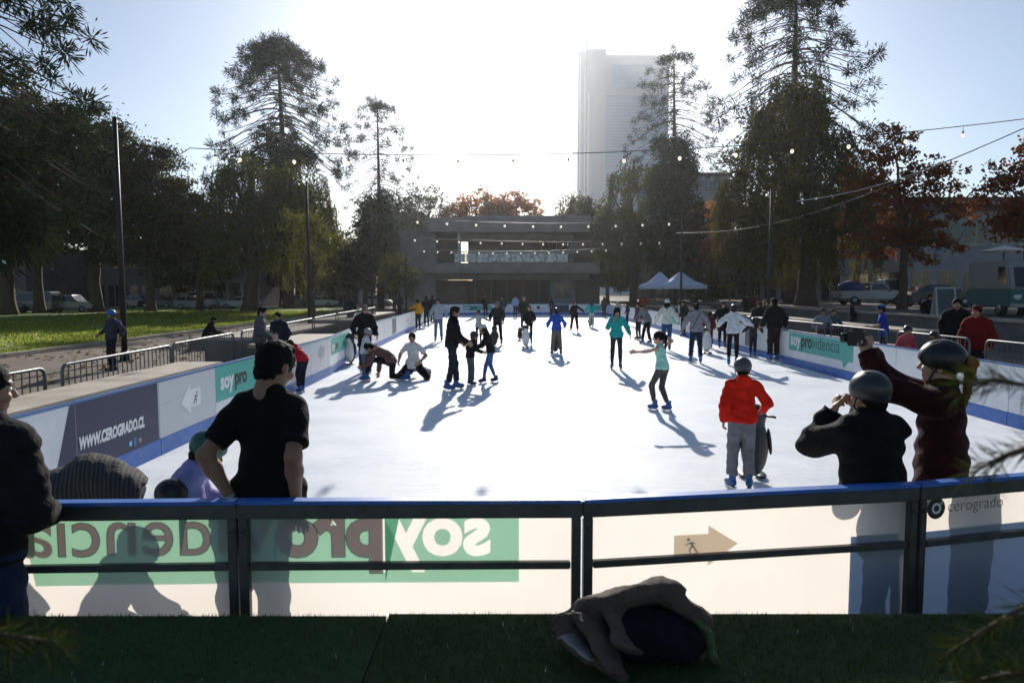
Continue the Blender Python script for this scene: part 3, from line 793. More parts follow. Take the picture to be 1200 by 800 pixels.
LW = [(-4.25,2.75),(-4.27,3.45),(-4.28,5.03),(-4.27,6.60),(-4.27,8.17),(-4.28,9.78),(-4.28,11.35),(-4.28,12.92),(-4.29,14.5),(-4.32,16.1),(-4.46,17.9),(-4.63,19.7)]
y = 19.7; x = -4.63
while y < 55: y += 1.57; x -= .048; LW.append((x,y))
RW = [(7.3,8.3),(7.34,10.0),(7.40,11.6),(7.46,13.2),(7.52,14.8)]
y = 14.8
while y < 55.3: y += 2.0; RW.append((7.52+.006*(y-14.8),y))
NW = [(LW[0][0],LW[0][1]),(-2.78,3.0),(-1.24,3.05),(.317,3.07),(1.99,3.32),(3.5,3.7),(4.95,4.35),(6.25,5.3),(7.0,6.7),(7.3,8.3)]
FY0, FY1 = LW[-1], RW[-1]
NF = 9
FW = [(FY0[0]+(FY1[0]-FY0[0])*i/NF, FY0[1]+(FY1[1]-FY0[1])*i/NF+1.2*math.sin(PI*i/NF)) for i in range(NF+1)]
ring = [p for p in LW]+FW[1:-1]+[p for p in reversed(RW)]+[p for p in reversed(NW[1:-1])]
me = mesh_np('ice', [(x,y,.012) for x,y in reversed(ring)], [tuple(range(len(ring)))], ice_mat())
o = link('ice', me); o['kind'] = 'structure'

# ------------------------------------------------------------------ rink boards
BH = .93; NBH = 1.06
m_board = pbr('board_white', (.74,.75,.77), .45, nscale=3.5, col2=(.82,.83,.85), detail=9)
m_blue = pbr('board_blue', (.022,.11,.42), .45, nscale=5, col2=(.05,.17,.52), detail=9)
scuffs(m_board, .30); scuffs(m_blue, .45, (.25,.28,.34), (3,3,10), .60)
m_steel = pbr('steel_dark', (.10,.10,.105), .45, .6, noise=.2, nscale=12)
m_teal = pbr('teal_print', (.075,.42,.355), .5)
m_navy = pbr('navy_print', (.022,.030,.080), .5)
scuffs(m_teal, .30, (.30,.45,.42)); scuffs(m_navy, .35, (.12,.13,.17))
m_white = pbr('white_print', (.80,.80,.80), .5)
m_dark = pbr('dark_print', (.03,.035,.04), .5)
m_sky = pbr('lightblue_print', (.10,.45,.75), .5)
def translucent_panel():
    m, nt, out = newmat('translucent_panel'); N = nt.nodes; L = nt.links
    d = N.new('ShaderNodeBsdfDiffuse'); d.inputs[0].default_value = (.62,.62,.62,1)
    t = N.new('ShaderNodeBsdfTranslucent'); t.inputs[0].default_value = (.80,.74,.66,1)
    tc = N.new('ShaderNodeTexCoord'); n = N.new('ShaderNodeTexNoise'); n.inputs['Scale'].default_value = 2.5; n.inputs['Detail'].default_value = 6; L.new(tc.outputs['Object'], n.inputs['Vector'])
    rp = N.new('ShaderNodeValToRGB'); rp.color_ramp.elements[0].color = (.68,.62,.56,1); rp.color_ramp.elements[1].color = (.86,.80,.72,1); L.new(n.outputs['Fac'], rp.inputs[0]); L.new(rp.outputs[0], t.inputs[0])
    mx = N.new('ShaderNodeMixShader'); mx.inputs[0].default_value = .62
    L.new(d.outputs[0], mx.inputs[1]); L.new(t.outputs[0], mx.inputs[2]); L.new(mx.outputs[0], out.inputs[0])
    return m
m_trans = translucent_panel()
class Board:
    """frame of reference of one board: inside = towards the ice; u runs to the right for a skater looking at it"""
    def __init__(s, a, b, centre):
        A = Vector((*a,0)); B = Vector((*b,0)); d = (B-A).normalized(); nrm_ = Vector((-d.y,d.x,0))
        if (Vector((*centre,0))-A).dot(nrm_) < 0: nrm_ = -nrm_
        s.n = nrm_                                # towards the ice
        s.ux = Vector((0,0,1)).cross(nrm_)       # reading direction seen from the ice
        s.o = A if (B-A).dot(s.ux) > 0 else B
        s.L = (B-A).length
    def P(s, u, z, off=0): return s.o+s.ux*u+Vector((0,0,z))+s.n*off
CEN = (1.5,25)
def slab(mb, B, u0, u1, z0, z1, o0, o1, mi=0):
    v = [B.P(u0,z0,o0),B.P(u1,z0,o0),B.P(u1,z0,o1),B.P(u0,z0,o1),B.P(u0,z1,o0),B.P(u1,z1,o0),B.P(u1,z1,o1),B.P(u0,z1,o1)]
    return mb.add(v, [(3,2,1,0),(4,5,6,7),(0,1,5,4),(1,2,6,5),(2,3,7,6),(3,0,4,7)], mi)
def quad_print(B, u0, u1, z0, z1, off, mat, name, parent, skew=0.0):
    b = MB(); b.add([B.P(u0,z0,off),B.P(u1,z0,off),B.P(u1,z1,off),B.P(u0+skew,z1,off)], [(0,1,2,3)])
    return b.build(name, mat, parent, recalc=False)
def poly_print(B, pts, off, mat, name, parent):
    b = MB(); b.add([B.P(u,z,off) for u,z in pts], [tuple(range(len(pts)))]); return b.build(name, mat, parent, recalc=False)
def text_print(B, body, size, u, z, off, mat, parent, bold=0.0, shear=0, xs=1.0, spacing=1.0, name='lettering', clip=None):
    V, F = text_mesh_data(body, size, bold, shear, spacing, xscale=xs)
    wd = max(v[0] for v in V)
    b = MB(); b.add([B.P(u+a,z+c,off) for a,c in V], F); b.build(name, mat, parent, recalc=False)
    return u+wd
def board(B, label, group, opaque=True, kick=True):
    BH = 0.93 if opaque else NBH
    t = thing('rink_board', label, 'rink board', (0,0,0), 0, group)
    if opaque:
        p = slab(MB(), B, .006, B.L-.006, .215, BH-.03, -.035, 0).build('panel', m_board, t, bevel=.004)
    else:
        b = MB(); b.add([B.P(.02,.02,0),B.P(B.L-.02,.02,0),B.P(B.L-.02,BH-.05,0),B.P(.02,BH-.05,0)], [(0,1,2,3)]); p = b.build('panel', m_trans, t, recalc=False)
    if kick: slab(MB(), B, .003, B.L-.003, .0, .212, -.035, .012).build('kick_plate', m_blue, t, bevel=.004)
    slab(MB(), B, 0, B.L, BH-(.028 if opaque else .018), BH, -.055 if not opaque else -.040, .012 if not opaque else .004).build('top_rail', m_blue if opaque is False else pbr('board_cap', (.10,.20,.40), .5), t, bevel=.006)
    return t, p
def skater_icon(B, u, z, h, off, mat, parent):
    """small pictogram of a leaning skater"""
    b = MB()
    def bar(a, c, wd):
        a = Vector(a); c = Vector(c); d = (c-a).normalized(); n = Vector((-d.y,d.x))*wd/2
        b.add([B.P(u+q.x*h, z+q.y*h, off) for q in (a-n,c-n,c+n,a+n)], [(0,1,2,3)])
    bar((.15,.0),(.38,.32),.10); bar((.38,.32),(.62,.66),.13); bar((.50,.42),(.66,.22),.10); bar((.66,.22),(.62,.0),.09); bar((.62,.64),(.30,.60),.08); bar((.62,.64),(.90,.50),.08)
    c = Vector((.74,.84)); b.add([B.P(u+(c.x+.10*math.cos(t))*h, z+(c.y+.10*math.sin(t))*h, off+.0005) for t in np.linspace(0,2*PI,12,endpoint=False)], [tuple(range(12))])
    b.build('pictogram', mat, parent, recalc=False)
def disc_print(B, u, z, r, off, mat, parent, name='roundel', n=28, r_in=0):
    b = MB(); ts = np.linspace(0,2*PI,n,endpoint=False)
    if r_in:
        b.add([B.P(u+r*math.cos(t),z+r*math.sin(t),off) for t in ts]+[B.P(u+r_in*math.cos(t),z+r_in*math.sin(t),off) for t in ts], [(i,(i+1)%n,n+(i+1)%n,n+i) for i in range(n)])
    else: b.add([B.P(u+r*math.cos(t),z+r*math.sin(t),off) for t in ts], [tuple(range(n))])
    b.build(name, mat, parent, recalc=False)
def soy_text(B, u, z, size, off, parent, mat_soy, mat_pro, mat_rest):
    e = text_print(B, 'soy', size, u, z, off, mat_soy, parent, .018*size)
    e = text_print(B, 'pro', size, e+.02*size, z, off, mat_pro, parent, .018*size)
    return text_print(B, 'videncia', size, e+.03*size, z, off, mat_rest, parent, -.008*size)
def logo(B, u, z, r, off, parent, word='cerogrado', mdisc=None, mword=None):
    disc_print(B, u, z, r, off, mdisc or m_dark, parent); disc_print(B, u, z, r*.52, off+.002, m_white, parent, 'ring', r_in=r*.30); disc_print(B, u+r*.58, z+r*.5, r*.16, off+.002, m_white, parent, 'ring', r_in=r*.09)
    text_print(B, word, r*1.55, u+r*1.25, z-r*.42, off, mword or m_dark, parent, -.012*r*1.55)
def social(B, u, z, r, off, parent):
    disc_print(B, u, z, r, off, m_sky, parent, 'icon'); poly_print(B, [(u-r*.5,z-r*.3),(u+r*.2,z-r*.35),(u+r*.5,z+r*.3),(u+r*.05,z+r*.35),(u-r*.5,z+r*.25)], off+.002, m_white, 'bird_mark', parent)
    text_print(B, 'f', r*2.4, u+r*2.4, z-r*.8, off, pbr('print_blue', (.10,.18,.50), .5), parent, .02)
    poly_print(B, [(u+r*5,z-r*.7),(u+r*6.5,z-r*.7),(u+r*6.5,z+r*.7),(u+r*5,z+r*.7)], off, pbr('print_pink', (.6,.45,.5), .5), 'icon', parent); disc_print(B, u+r*5.75, z, r*.4, off+.002, m_dark, parent, 'icon_ring', r_in=r*.22)
BGL, BGR, BGF = 'boards along the left of the rink', 'boards along the right of the rink', 'boards across the far end of the rink'
ordl = ['first','second','third','fourth','fifth','sixth','seventh','eighth','ninth','tenth','eleventh','twelfth','thirteenth','fourteenth','fifteenth','sixteenth','seventeenth','eighteenth','nineteenth','twentieth','twenty-first','twenty-second','twenty-third','twenty-fourth','twenty-fifth','twenty-sixth','twenty-seventh','twenty-eighth','twenty-ninth','thirtieth','thirty-first','thirty-second','thirty-third','thirty-fourth','thirty-fifth']
LBL = {0:'plain white rink board hidden behind the man in dark quilted jacket',1:'white rink board behind the bent-over grey striped back',2:'white rink board just left of the navy web address panel',3:'navy rink board printed with a white web address and social icons',4:'grey-white rink board with a pale skater arrow',
       5:'teal rink board where the word soy begins, behind the black T-shirt',6:'teal rink board with the end of the slogan, hidden by the black T-shirt',7:'white rink board that the red hoodie child leans over',8:'white rink board between the red hoodie child and the bend',9:'white rink board with a small teal slogan at the bend'}
for i in range(len(LW)-1):
    B = Board(LW[i], LW[i+1], CEN)
    k = i
    lab = LBL.get(i) or f'{ordl[i-9]} white rink board past the bend on the left'
    t, p = board(B, lab, BGL)
    L = B.L
    if i == 2: quad_print(B, L-.34, L-.006, .216, BH-.031, .003, m_navy, 'print', t, skew=.26)
    if i == 3:
        quad_print(B, .006, L-.02, .216, BH-.031, .003, m_navy, 'print', t, skew=0)
        text_print(B, 'WWW.CEROGRADO.CL', .165, .03, .44, .006, m_white, t, .010, .18, .66)
        social(B, .93, .30, .034, .006, t)
    if i == 4:
        quad_print(B, .012, L-.012, .216, BH-.031, .0025, scuffs(pbr('grey_panel', (.58,.59,.61), .5), .3), 'print', t)
        poly_print(B, [(.55,.56),(.82,.38),(.82,.46),(1.12,.46),(1.12,.70),(.82,.70),(.82,.78)], .0045, m_white, 'arrow', t); skater_icon(B, .88, .49, .17, .0065, m_dark, t)
    if i == 5:
        quad_print(B, .006, L-.006, BH*.42, BH-.031, .003, m_teal, 'print', t)
        e = text_print(B, 'soy', .34, .16, .56, .006, m_white, t, .014); text_print(B, 'pro', .34, e+.02, .56, .006, m_dark, t, .014)
    if i == 6:
        quad_print(B, .006, 1.2, BH*.42, BH-.031, .003, m_teal, 'print', t); text_print(B, 'videncia', .32, .0, .56, .006, m_dark, t, -.003, xs=.8)
    if i == 7: logo(B, .35, .60, .10, .003, t)
    if i == 8: poly_print(B, [(.55,.60),(.82,.42),(.82,.50),(1.12,.50),(1.12,.74),(.82,.74),(.82,.82)], .003, pbr('pale_print', (.52,.55,.58), .5), 'arrow', t)
    if i in (9,10):
        quad_print(B, .20 if i == 9 else .006, 1.25 if i == 10 else L-.006, .46, BH-.06, .003, m_teal, 'print', t)
        if i == 9: e = text_print(B, 'soy', .30, .30, .56, .006, m_white, t, .012); text_print(B, 'pro', .30, e+.01, .56, .006, m_dark, t, .012)
        else: text_print(B, 'videncia', .27, .04, .56, .006, m_dark, t, -.003, xs=.85)
    if i == 16: quad_print(B, .2, L-.2, .25, BH-.06, .003, pbr('grey_print', (.12,.13,.15), .5), 'print', t)
    if i in (22,23,29): quad_print(B, .1, L-.006, .46, BH-.06, .003, m_teal, 'print', t); 
    if i == 22: text_print(B, 'soypro', .30, .2, .64, .006, m_white, t, .006)
    if i in (13,19,26): logo(B, .35, .60, .10, .003, t)
RL = {0:'white rink board at the near right curve behind the maroon sweatshirt',1:'white rink board with the round ring logo behind the fir sprig',2:'white rink board between ring logo and teal slogan panel',3:'white rink board just right of the teal slogan end, beside the raised camera',4:'teal rink board with the end of the slogan and a speech tail'}
for i in range(len(RW)-1):
    B = Board(RW[i], RW[i+1], CEN); L = B.L
    lab = RL.get(i) or (f'teal rink board where the slogan starts, beside the long brown coat' if i == 5 else f'{ordl[i-6]} white rink board beyond the teal panel on the right')
    t, p = board(B, lab, BGR)
    if i == 0: text_print(B, 'cerogrado', .25, .5, .52, .003, m_dark, t, -.003)
    if i == 1: logo(B, .75, .60, .12, .003, t, 'cerogrado')
    if i == 4 or i == 5:
        if i == 5: quad_print(B, .27, L-.006, .42, BH-.05, .003, m_teal, 'print', t)
        else:
            quad_print(B, .006, 1.82, .42, BH-.05, .003, m_teal, 'print', t); poly_print(B, [(1.30,.421),(1.40,.25),(1.62,.421)], .003, m_teal, 'speech_tail', t)
        if i == 5:
            e = text_print(B, 'soy', .46, .38, .57, .006, m_white, t, .016); e = text_print(B, 'pro', .46, e+.02, .57, .006, m_dark, t, .016)
            text_print(B, 'vi', .46, e+.015, .57, .006, m_dark, t, -.004)
        else: text_print(B, 'dencia', .46, .02, .57, .006, m_dark, t, -.004)
    if i in (7,10): quad_print(B, .7, L-.2, .25, BH-.06, .003, pbr('grey_print', (.12,.13,.15), .5), 'print', t); text_print(B, 'web', .14, .9, .36, .006, m_white, t) if False else None
    if i in (12,16): quad_print(B, .1, L-.1, .46, BH-.06, .003, m_teal, 'print', t)
    if i in (9,14): logo(B, .35, .62, .10, .003, t)
for i in range(len(FW)-1):
    B = Board(FW[i], FW[i+1], CEN); L = B.L
    t, p = board(B, f'{ordl[i]} board from the left across the far end, '+('teal slogan on it' if i == 1 else 'teal strip on it' if i in (2,8) else 'white with ring logo' if i == 5 else 'plain white with blue base'), BGF)
    if i in (1,2,8): quad_print(B, .15 if i != 2 else .006, L-.006 if i != 2 else 1.1, .40, BH-.12, .003, m_teal, 'print', t)
    if i == 1: e = text_print(B, 'soy', .42, .2, .50, .006, m_white, t, .01); text_print(B, 'pro', .42, e+.02, .50, .006, m_dark, t, .01)
    if i == 5: disc_print(B, .45, .62, .15, .003, m_dark, t)
    if i == 6: quad_print(B, .006, L-.006, .22, BH-.06, .003, m_navy, 'print', t)

# ---- near barrier: translucent boards in a steel frame, seen from behind
m_tealf = film('teal_film', (.06,.42,.34), (.50,.93,.68), .55)
m_darkf = film('dark_film', (.03,.035,.04), (.75,.55,.50), .17)
m_navyf = film('navy_film', (.02,.035,.10), (.25,.45,.95), .16)
m_arrowf = film('arrow_film', (.60,.55,.48), (.80,.66,.48), .60)
m_greyf = film('icon_film', (.03,.03,.03), (.6,.6,.6), .12)
NB = 'translucent boards of the near barrier'
nlab = {0:'near barrier panel at far left behind the dark quilted jacket',1:'near barrier panel glowing green with the reversed end of the slogan',2:'near barrier panel with reversed teal slogan start',3:'bright near barrier panel with the tan skater arrow',4:'shaded near barrier panel with round ring logo',5:'near barrier panel past the ring logo at right edge',6:'second near barrier panel round the right curve',7:'third near barrier panel round the right curve',8:'last near barrier panel joining the right boards'}
for i in range(len(NW)-1):
    B = Board(NW[i], NW[i+1], CEN); L = B.L
    t, p = board(B, nlab[i], NB, opaque=False, kick=False)
    # steel frame on the spectators' side
    BH = NBH
    f = MB(); slab(f, B, .0, L, BH-.085, BH-.0185, -.045, -.006); f.build('upper_bar', m_steel, t, bevel=.004)
    f = MB(); slab(f, B, .05, L-.05, .735, .768, -.040, -.008); f.build('middle_bar', m_steel, t, bevel=.004)
    f = MB(); slab(f, B, .05, L-.05, .03, .07, -.040, -.008); f.build('lower_bar', m_steel, t, bevel=.004)
    for u0 in (.004, L-.046):
        f = MB(); slab(f, B, u0, u0+.042, .0, BH-.086, -.045, -.006); q = f.build('post', m_steel, t, bevel=.004)
        f = MB(); c = B.P(u0+.021, .925, -.045); f.tube([c, c-B.n*.012], .009, 8); f.build('bolt', m_steel, q)
B2 = Board(NW[2], NW[3], CEN); B1 = Board(NW[1], NW[2], CEN); B3 = Board(NW[3], NW[4], CEN); B4 = Board(NW[4], NW[5], CEN)
t1 = [o for o in COL.objects if o.get('label') == nlab[1]][0]; t2 = [o for o in COL.objects if o.get('label') == nlab[2]][0]
t3 = [o for o in COL.objects if o.get('label') == nlab[3]][0]; t4 = [o for o in COL.objects if o.get('label') == nlab[4]][0]
# board 2: teal sheet with the letters cut out of it, then dark letters in their holes
SZ = .335; ZB = .80
def advance(s, size, bold, extra):
    V, F = text_mesh_data(s, size, bold); return max(v[0] for v in V)+extra
u_soy = .415; z0 = .662; z1 = NBH-.055
def letters_sheet(B, t, words, u0, u1, zz0, zz1):
    """words: (text, u, bold, dark). A teal sheet per stretch with that stretch's letters as holes"""
    cuts = [u0]+[(wd[4]) for wd in words]
    for (s,u,bold,dark,ue), a in zip(words, cuts):
        VF = text_mesh_data(s, SZ, bold, hole_rect=(a-u, zz0-ZB, ue-u, zz1-ZB))
        b = MB(); b.add([B.P(u+p,ZB+q,.004) for p,q in VF[0]], VF[1]); b.build('teal_print', m_tealf, t, recalc=False)
        if dark: text_print(B, s, SZ, u, ZB, .0065, m_darkf, t, bold+.006)
es = advance('soy', SZ, .012, u_soy); ep = advance('pro', SZ, .012, es+.014)
letters_sheet(B2, t2, [('soy',u_soy,.012,False,es+.006),('pro',es+.014,.012,True,ep+.012),('v',ep+.02,-.002,True,B2.L-.02)], u_soy-.13, B2.L-.02, z0, z1)
letters_sheet(B1, t1, [('idencia',.05,-.002,True,.93)], .02, .93, z0, z1)
# board 3: arrow and skater
poly_print(B3, [(.92,.80),(1.07,.895),(1.07,.855),(1.24,.855),(1.24,.755),(1.07,.755),(1.07,.70)], .004, m_arrowf, 'arrow', t3)
skater_icon(B3, 1.11, .768, .078, .008, m_greyf, t3)
quad_print(B3, .02, .33, .03, .80, .004, m_navyf, 'navy_print', t3, skew=.05)
social(B3, .07, .70, .03, .007, t3)
# board 4: navy lower half towards the ice, ring logo on the outer face
quad_print(B4, .02, B4.L-.02, .03, .80, .004, m_navyf, 'navy_print', t4)
quad_print(B4, .02, B4.L-.02, .801, BH-.055, .004, m_navyf, 'navy_print', t4) if False else None
class Outer(Board):
    pass
Bo = Board(NW[4], NW[5], CEN); Bo.n = -Bo.n; Bo.o = Bo.o+Bo.ux*Bo.L; Bo.ux = -Bo.ux
logo(Bo, .14, .915, .055, .003, t4, 'cerogrado')

# ---- turf platform where the photographer kneels
TZ = .66
m_turf = pbr('turf', (.035,.068,.018), .95, col2=(.055,.090,.028), nscale=6, bump=.9, bscale=140, detail=6)
tb = MB()
tb.box((-6,-3,.0),(-.52,2.735,TZ)); tb.box((-.512,-3,.0),(9,2.76,TZ-.003))
o = tb.build('turf_platform', m_turf); o['kind'] = 'structure'
def turf_blades():
    n = 60000
    y = 1.75+RNG.random(n)*1.0; x = -2.6+RNG.random(n)*5.6
    y = np.where(x < -.516, np.minimum(y,2.733), np.minimum(y, 2.758)); keep = np.abs(x+.516) > .006; x = x[keep]; y = y[keep]; n = len(x)
    c = np.stack([x,y,np.full(n,TZ-.003)],1); hg = RNG.uniform(.010,.022,n); a = RNG.uniform(0,2*PI,n); wd = RNG.uniform(.0012,.0024,n)
    u = np.stack([np.cos(a),np.sin(a),0*a],1); ln = RNG.normal(0,.006,(n,3)); ln[:,2] = hg
    V = np.stack([c-u*wd[:,None], c+u*wd[:,None], c+ln],1).reshape(-1,3)
    o = link('turf_grass', mesh_np('turf_grass', V, np.arange(3*n).reshape(-1,3), leafmat('turf_blade', [(.03,.06,.012),(.055,.10,.022),(.09,.13,.036)], .35))); o['kind'] = 'stuff'
turf_blades()
# ------------------------------------------------------------------ trees
m_bark = pbr('bark', (.075,.052,.036), .95, noise=.35, nscale=6, bump=.8, bscale=22, detail=8)
m_barkg = pbr('bark_grey', (.13,.105,.085), .95, noise=.3, nscale=6, bump=.7, bscale=25, detail=8)
L_DARK = [(.020,.034,.012),(.034,.052,.018),(.052,.070,.022),(.075,.085,.028)]
L_OLIVE = [(.045,.060,.016),(.075,.090,.022),(.110,.115,.030),(.14,.125,.035)]
L_PEPPER = [(.060,.080,.016),(.10,.12,.024),(.15,.16,.032),(.17,.155,.035)]
L_BUNYA = [(.016,.030,.014),(.024,.040,.018),(.034,.052,.022)]
L_RED = [(.22,.055,.022),(.34,.11,.03),(.40,.17,.035),(.24,.10,.035)]
L_ORANGE = [(.46,.20,.07),(.55,.28,.10),(.42,.22,.09),(.36,.15,.07)]
L_BROWN = [(.10,.085,.022),(.15,.115,.026),(.18,.135,.032),(.11,.105,.024)]
L_GREY = [(.10,.11,.06),(.14,.13,.07),(.08,.09,.05)]
def unit(n):
    v = RNG.normal(size=(n,3)); return v/np.linalg.norm(v,axis=1)[:,None]
def leaf_quads(C, D, L, W):
    """diamond leaves: centre C, long axis D (unit), length L, width W"""
    n = len(C); r = unit(n); S = np.cross(D, r); S /= np.maximum(np.linalg.norm(S,axis=1)[:,None],1e-6)
    L = np.broadcast_to(np.asarray(L,float), (n,))[:,None]; W = np.broadcast_to(np.asarray(W,float), (n,))[:,None]
    V = np.stack([C-D*L/2, C+S*W/2, C+D*L/2, C-S*W/2],1).reshape(-1,3)
    return V, np.arange(4*n).reshape(-1,4)
class Foliage:
    def __init__(s): s.V = []; s.n = 0
    def add(s, V): s.V.append(V)
    def build(s, name, mat, parent):
        V = np.concatenate(s.V); return link(name, mesh_np(name, V, np.arange(len(V)).reshape(-1,4), mat), parent)
def wob(a, b, n=4, amp=.08, sag=0.0):
    a = Vector(a); b = Vector(b); L = (b-a).length
    out = []
    for i in range(n+1):
        t = i/n; p = a.lerp(b,t)
        if 0 < i < n: p = p+Vector(RNG.normal(0,amp*L/n,3))
        p.z += sag*L*math.sin(PI*t); out.append(p)
    return out
def in_lobes(lobes, n, shell=.45):
    """points in the outer part of a set of ellipsoid lobes (cx,cy,cz,rx,ry,rz)"""
    vol = np.array([l[3]*l[4]*l[5] for l in lobes])**.75; pick = RNG.choice(len(lobes), n, p=vol/vol.sum())
    l = np.array(lobes)[pick]; d = unit(n); r = (shell+(1-shell)*RNG.random(n)**.6)[:,None]
    return l[:,:3]+d*r*l[:,3:]
def broadleaf(label, base, trunk_h, tr, lobes, mat, nclump=160, per=70, leaf=(.22,.13), cr=.75, bark=None, group=None, fork=5, cat='tree', name='tree', seedlean=(0,0), S=1.0):
    """lobes in metres from the base, all scaled by S"""
    lobes = [tuple(v*S for v in l) for l in lobes]; trunk_h *= S; tr *= S
    t = thing(name, label, cat, base, 0, group); tb = MB()
    top = Vector((seedlean[0],seedlean[1],trunk_h))
    tb.tube([(0,0,-.1),(seedlean[0]*.1,seedlean[1]*.1,trunk_h*.12)]+[tuple(p) for p in wob((seedlean[0]*.15,seedlean[1]*.15,trunk_h*.2), top, 4, .05)], [tr*1.5,tr*1.1,tr,tr*.95,tr*.9,tr*.85,tr*.8], 9)
    cl = in_lobes(lobes, nclump)
    # limbs: a few main ones, then twigs out to the clumps
    mains = []
    for i in range(fork):
        l = lobes[i % len(lobes)]; e = Vector(l[:3])+Vector((RNG.normal(0,.35*l[3]),RNG.normal(0,.35*l[4]),RNG.normal(.1,.25)*l[5]))
        pts = wob(top-Vector((0,0,RNG.uniform(0,.25)*trunk_h*.3)), e, 5, .12, .06); mains.append(pts)
        tb.tube(pts, [tr*.62,tr*.5,tr*.4,tr*.3,tr*.2,tr*.10], 7)
    for c in cl[::2]:
        c = Vector(c); best = min((p for m_ in mains for p in m_[2:]), key=lambda p: (p-c).length)
        tb.tube(wob(best, c, 3, .15, .04), [tr*.16,tr*.11,tr*.07,tr*.03], 4, caps=False)
    tb.build('trunk', bark or m_bark, t, recalc=False)
    f = Foliage()
    sz = RNG.uniform(.55,1.25,nclump)
    for c, k in zip(cl, sz):
        n = int(per*k*RNG.uniform(.6,1.3)); P = c+RNG.normal(size=(n,3))*np.array((1,1,.6))*cr*k*.43
        D = unit(n); D[:,2] -= .35; D /= np.linalg.norm(D,axis=1)[:,None]
        f.add(leaf_quads(P, D, leaf[0]*RNG.uniform(.6,1.3,n), leaf[1]*RNG.uniform(.6,1.3,n))[0])
    f.build('crown', mat, t)
    return t
def pepper(label, base, trunk_h, tr, lobes, mat, strands=520, slen=(1.0,2.8), leaf=(.20,.05), step=.13, bark=None, group=None, fork=6, lean=(0,0), name='pepper_tree', inner=90, S=1.0):
    """weeping tree: leafy strands that hang from the crown's outer boughs"""
    lobes = [tuple(v*S for v in l) for l in lobes]; trunk_h *= S; tr *= S
    t = thing(name, label, 'tree', base, 0, group); tb = MB(); top = Vector((lean[0],lean[1],trunk_h))
    tb.tube([(0,0,-.1),(lean[0]*.2,lean[1]*.2,trunk_h*.2)]+wob((lean[0]*.3,lean[1]*.3,trunk_h*.35), top, 3, .06), [tr*1.5,tr*1.1,tr,tr*.95,tr*.88,tr*.8], 9)
    mains = []
    for i in range(fork):
        l = lobes[i % len(lobes)]; e = Vector(l[:3])+Vector((RNG.normal(0,.4*l[3]),RNG.normal(0,.4*l[4]),RNG.normal(.15,.25)*l[5]))
        pts = wob(top-Vector((0,0,RNG.uniform(0,.3)*trunk_h*.4)), e, 5, .12, .10); mains.append(pts); tb.tube(pts, [tr*.62,tr*.5,tr*.4,tr*.3,tr*.2,tr*.1], 7)
    f = Foliage(); st = in_lobes(lobes, strands, .55); cs = np.array(lobes)[:,:3].mean(0)
    nb_ = max(10, strands//9); bough = in_lobes(lobes, nb_, .6); pk = RNG.integers(0,nb_,strands); sc_ = np.mean([l[3] for l in lobes])*.16
    st = bough[pk]+RNG.normal(size=(strands,3))*np.array((1,1,.7))*sc_*RNG.uniform(.5,1.4,nb_)[pk][:,None]
    for i, c in enumerate(st):
        ln = RNG.uniform(*slen); n = int(ln/step)
        o = (c-cs); o[2] = 0; o = o/max(np.linalg.norm(o),.1)*RNG.uniform(.1,.5)*ln*.35
        tt = np.linspace(0,1,n)[:,None]
        P = c+o*np.sqrt(tt)-np.array((0,0,1))*ln*(tt**1.25)+RNG.normal(0,.03,(n,3))
        if P[:,2].min() < 1.2: P = P[P[:,2] > 1.2]
        for sd in (-1,1,0):
            if len(P) == 0: continue
            D = unit(len(P))*.5; D[:,2] -= .85; D /= np.linalg.norm(D,axis=1)[:,None]
            f.add(leaf_quads(P+D*leaf[0]*.4+RNG.normal(0,.05,P.shape), D, leaf[0]*RNG.uniform(.7,1.3,len(P)), leaf[1])[0])
        if i % 6 == 0:
            c = Vector(c); best = min((p for m_ in mains for p in m_[2:]), key=lambda p: (p-c).length)
            tb.tube(wob(best, c, 3, .12, .08), [tr*.15,tr*.1,tr*.06,tr*.03], 4, caps=False)
    for c in in_lobes(lobes, inner, .1):
        n = 50; P = c+RNG.normal(size=(n,3))*sc_*.9; D = unit(n); f.add(leaf_quads(P, D, leaf[0]*1.2, leaf[1]*1.8)[0])
    tb.build('trunk', bark or m_bark, t, recalc=False); f.build('crown', mat, t)
    return t
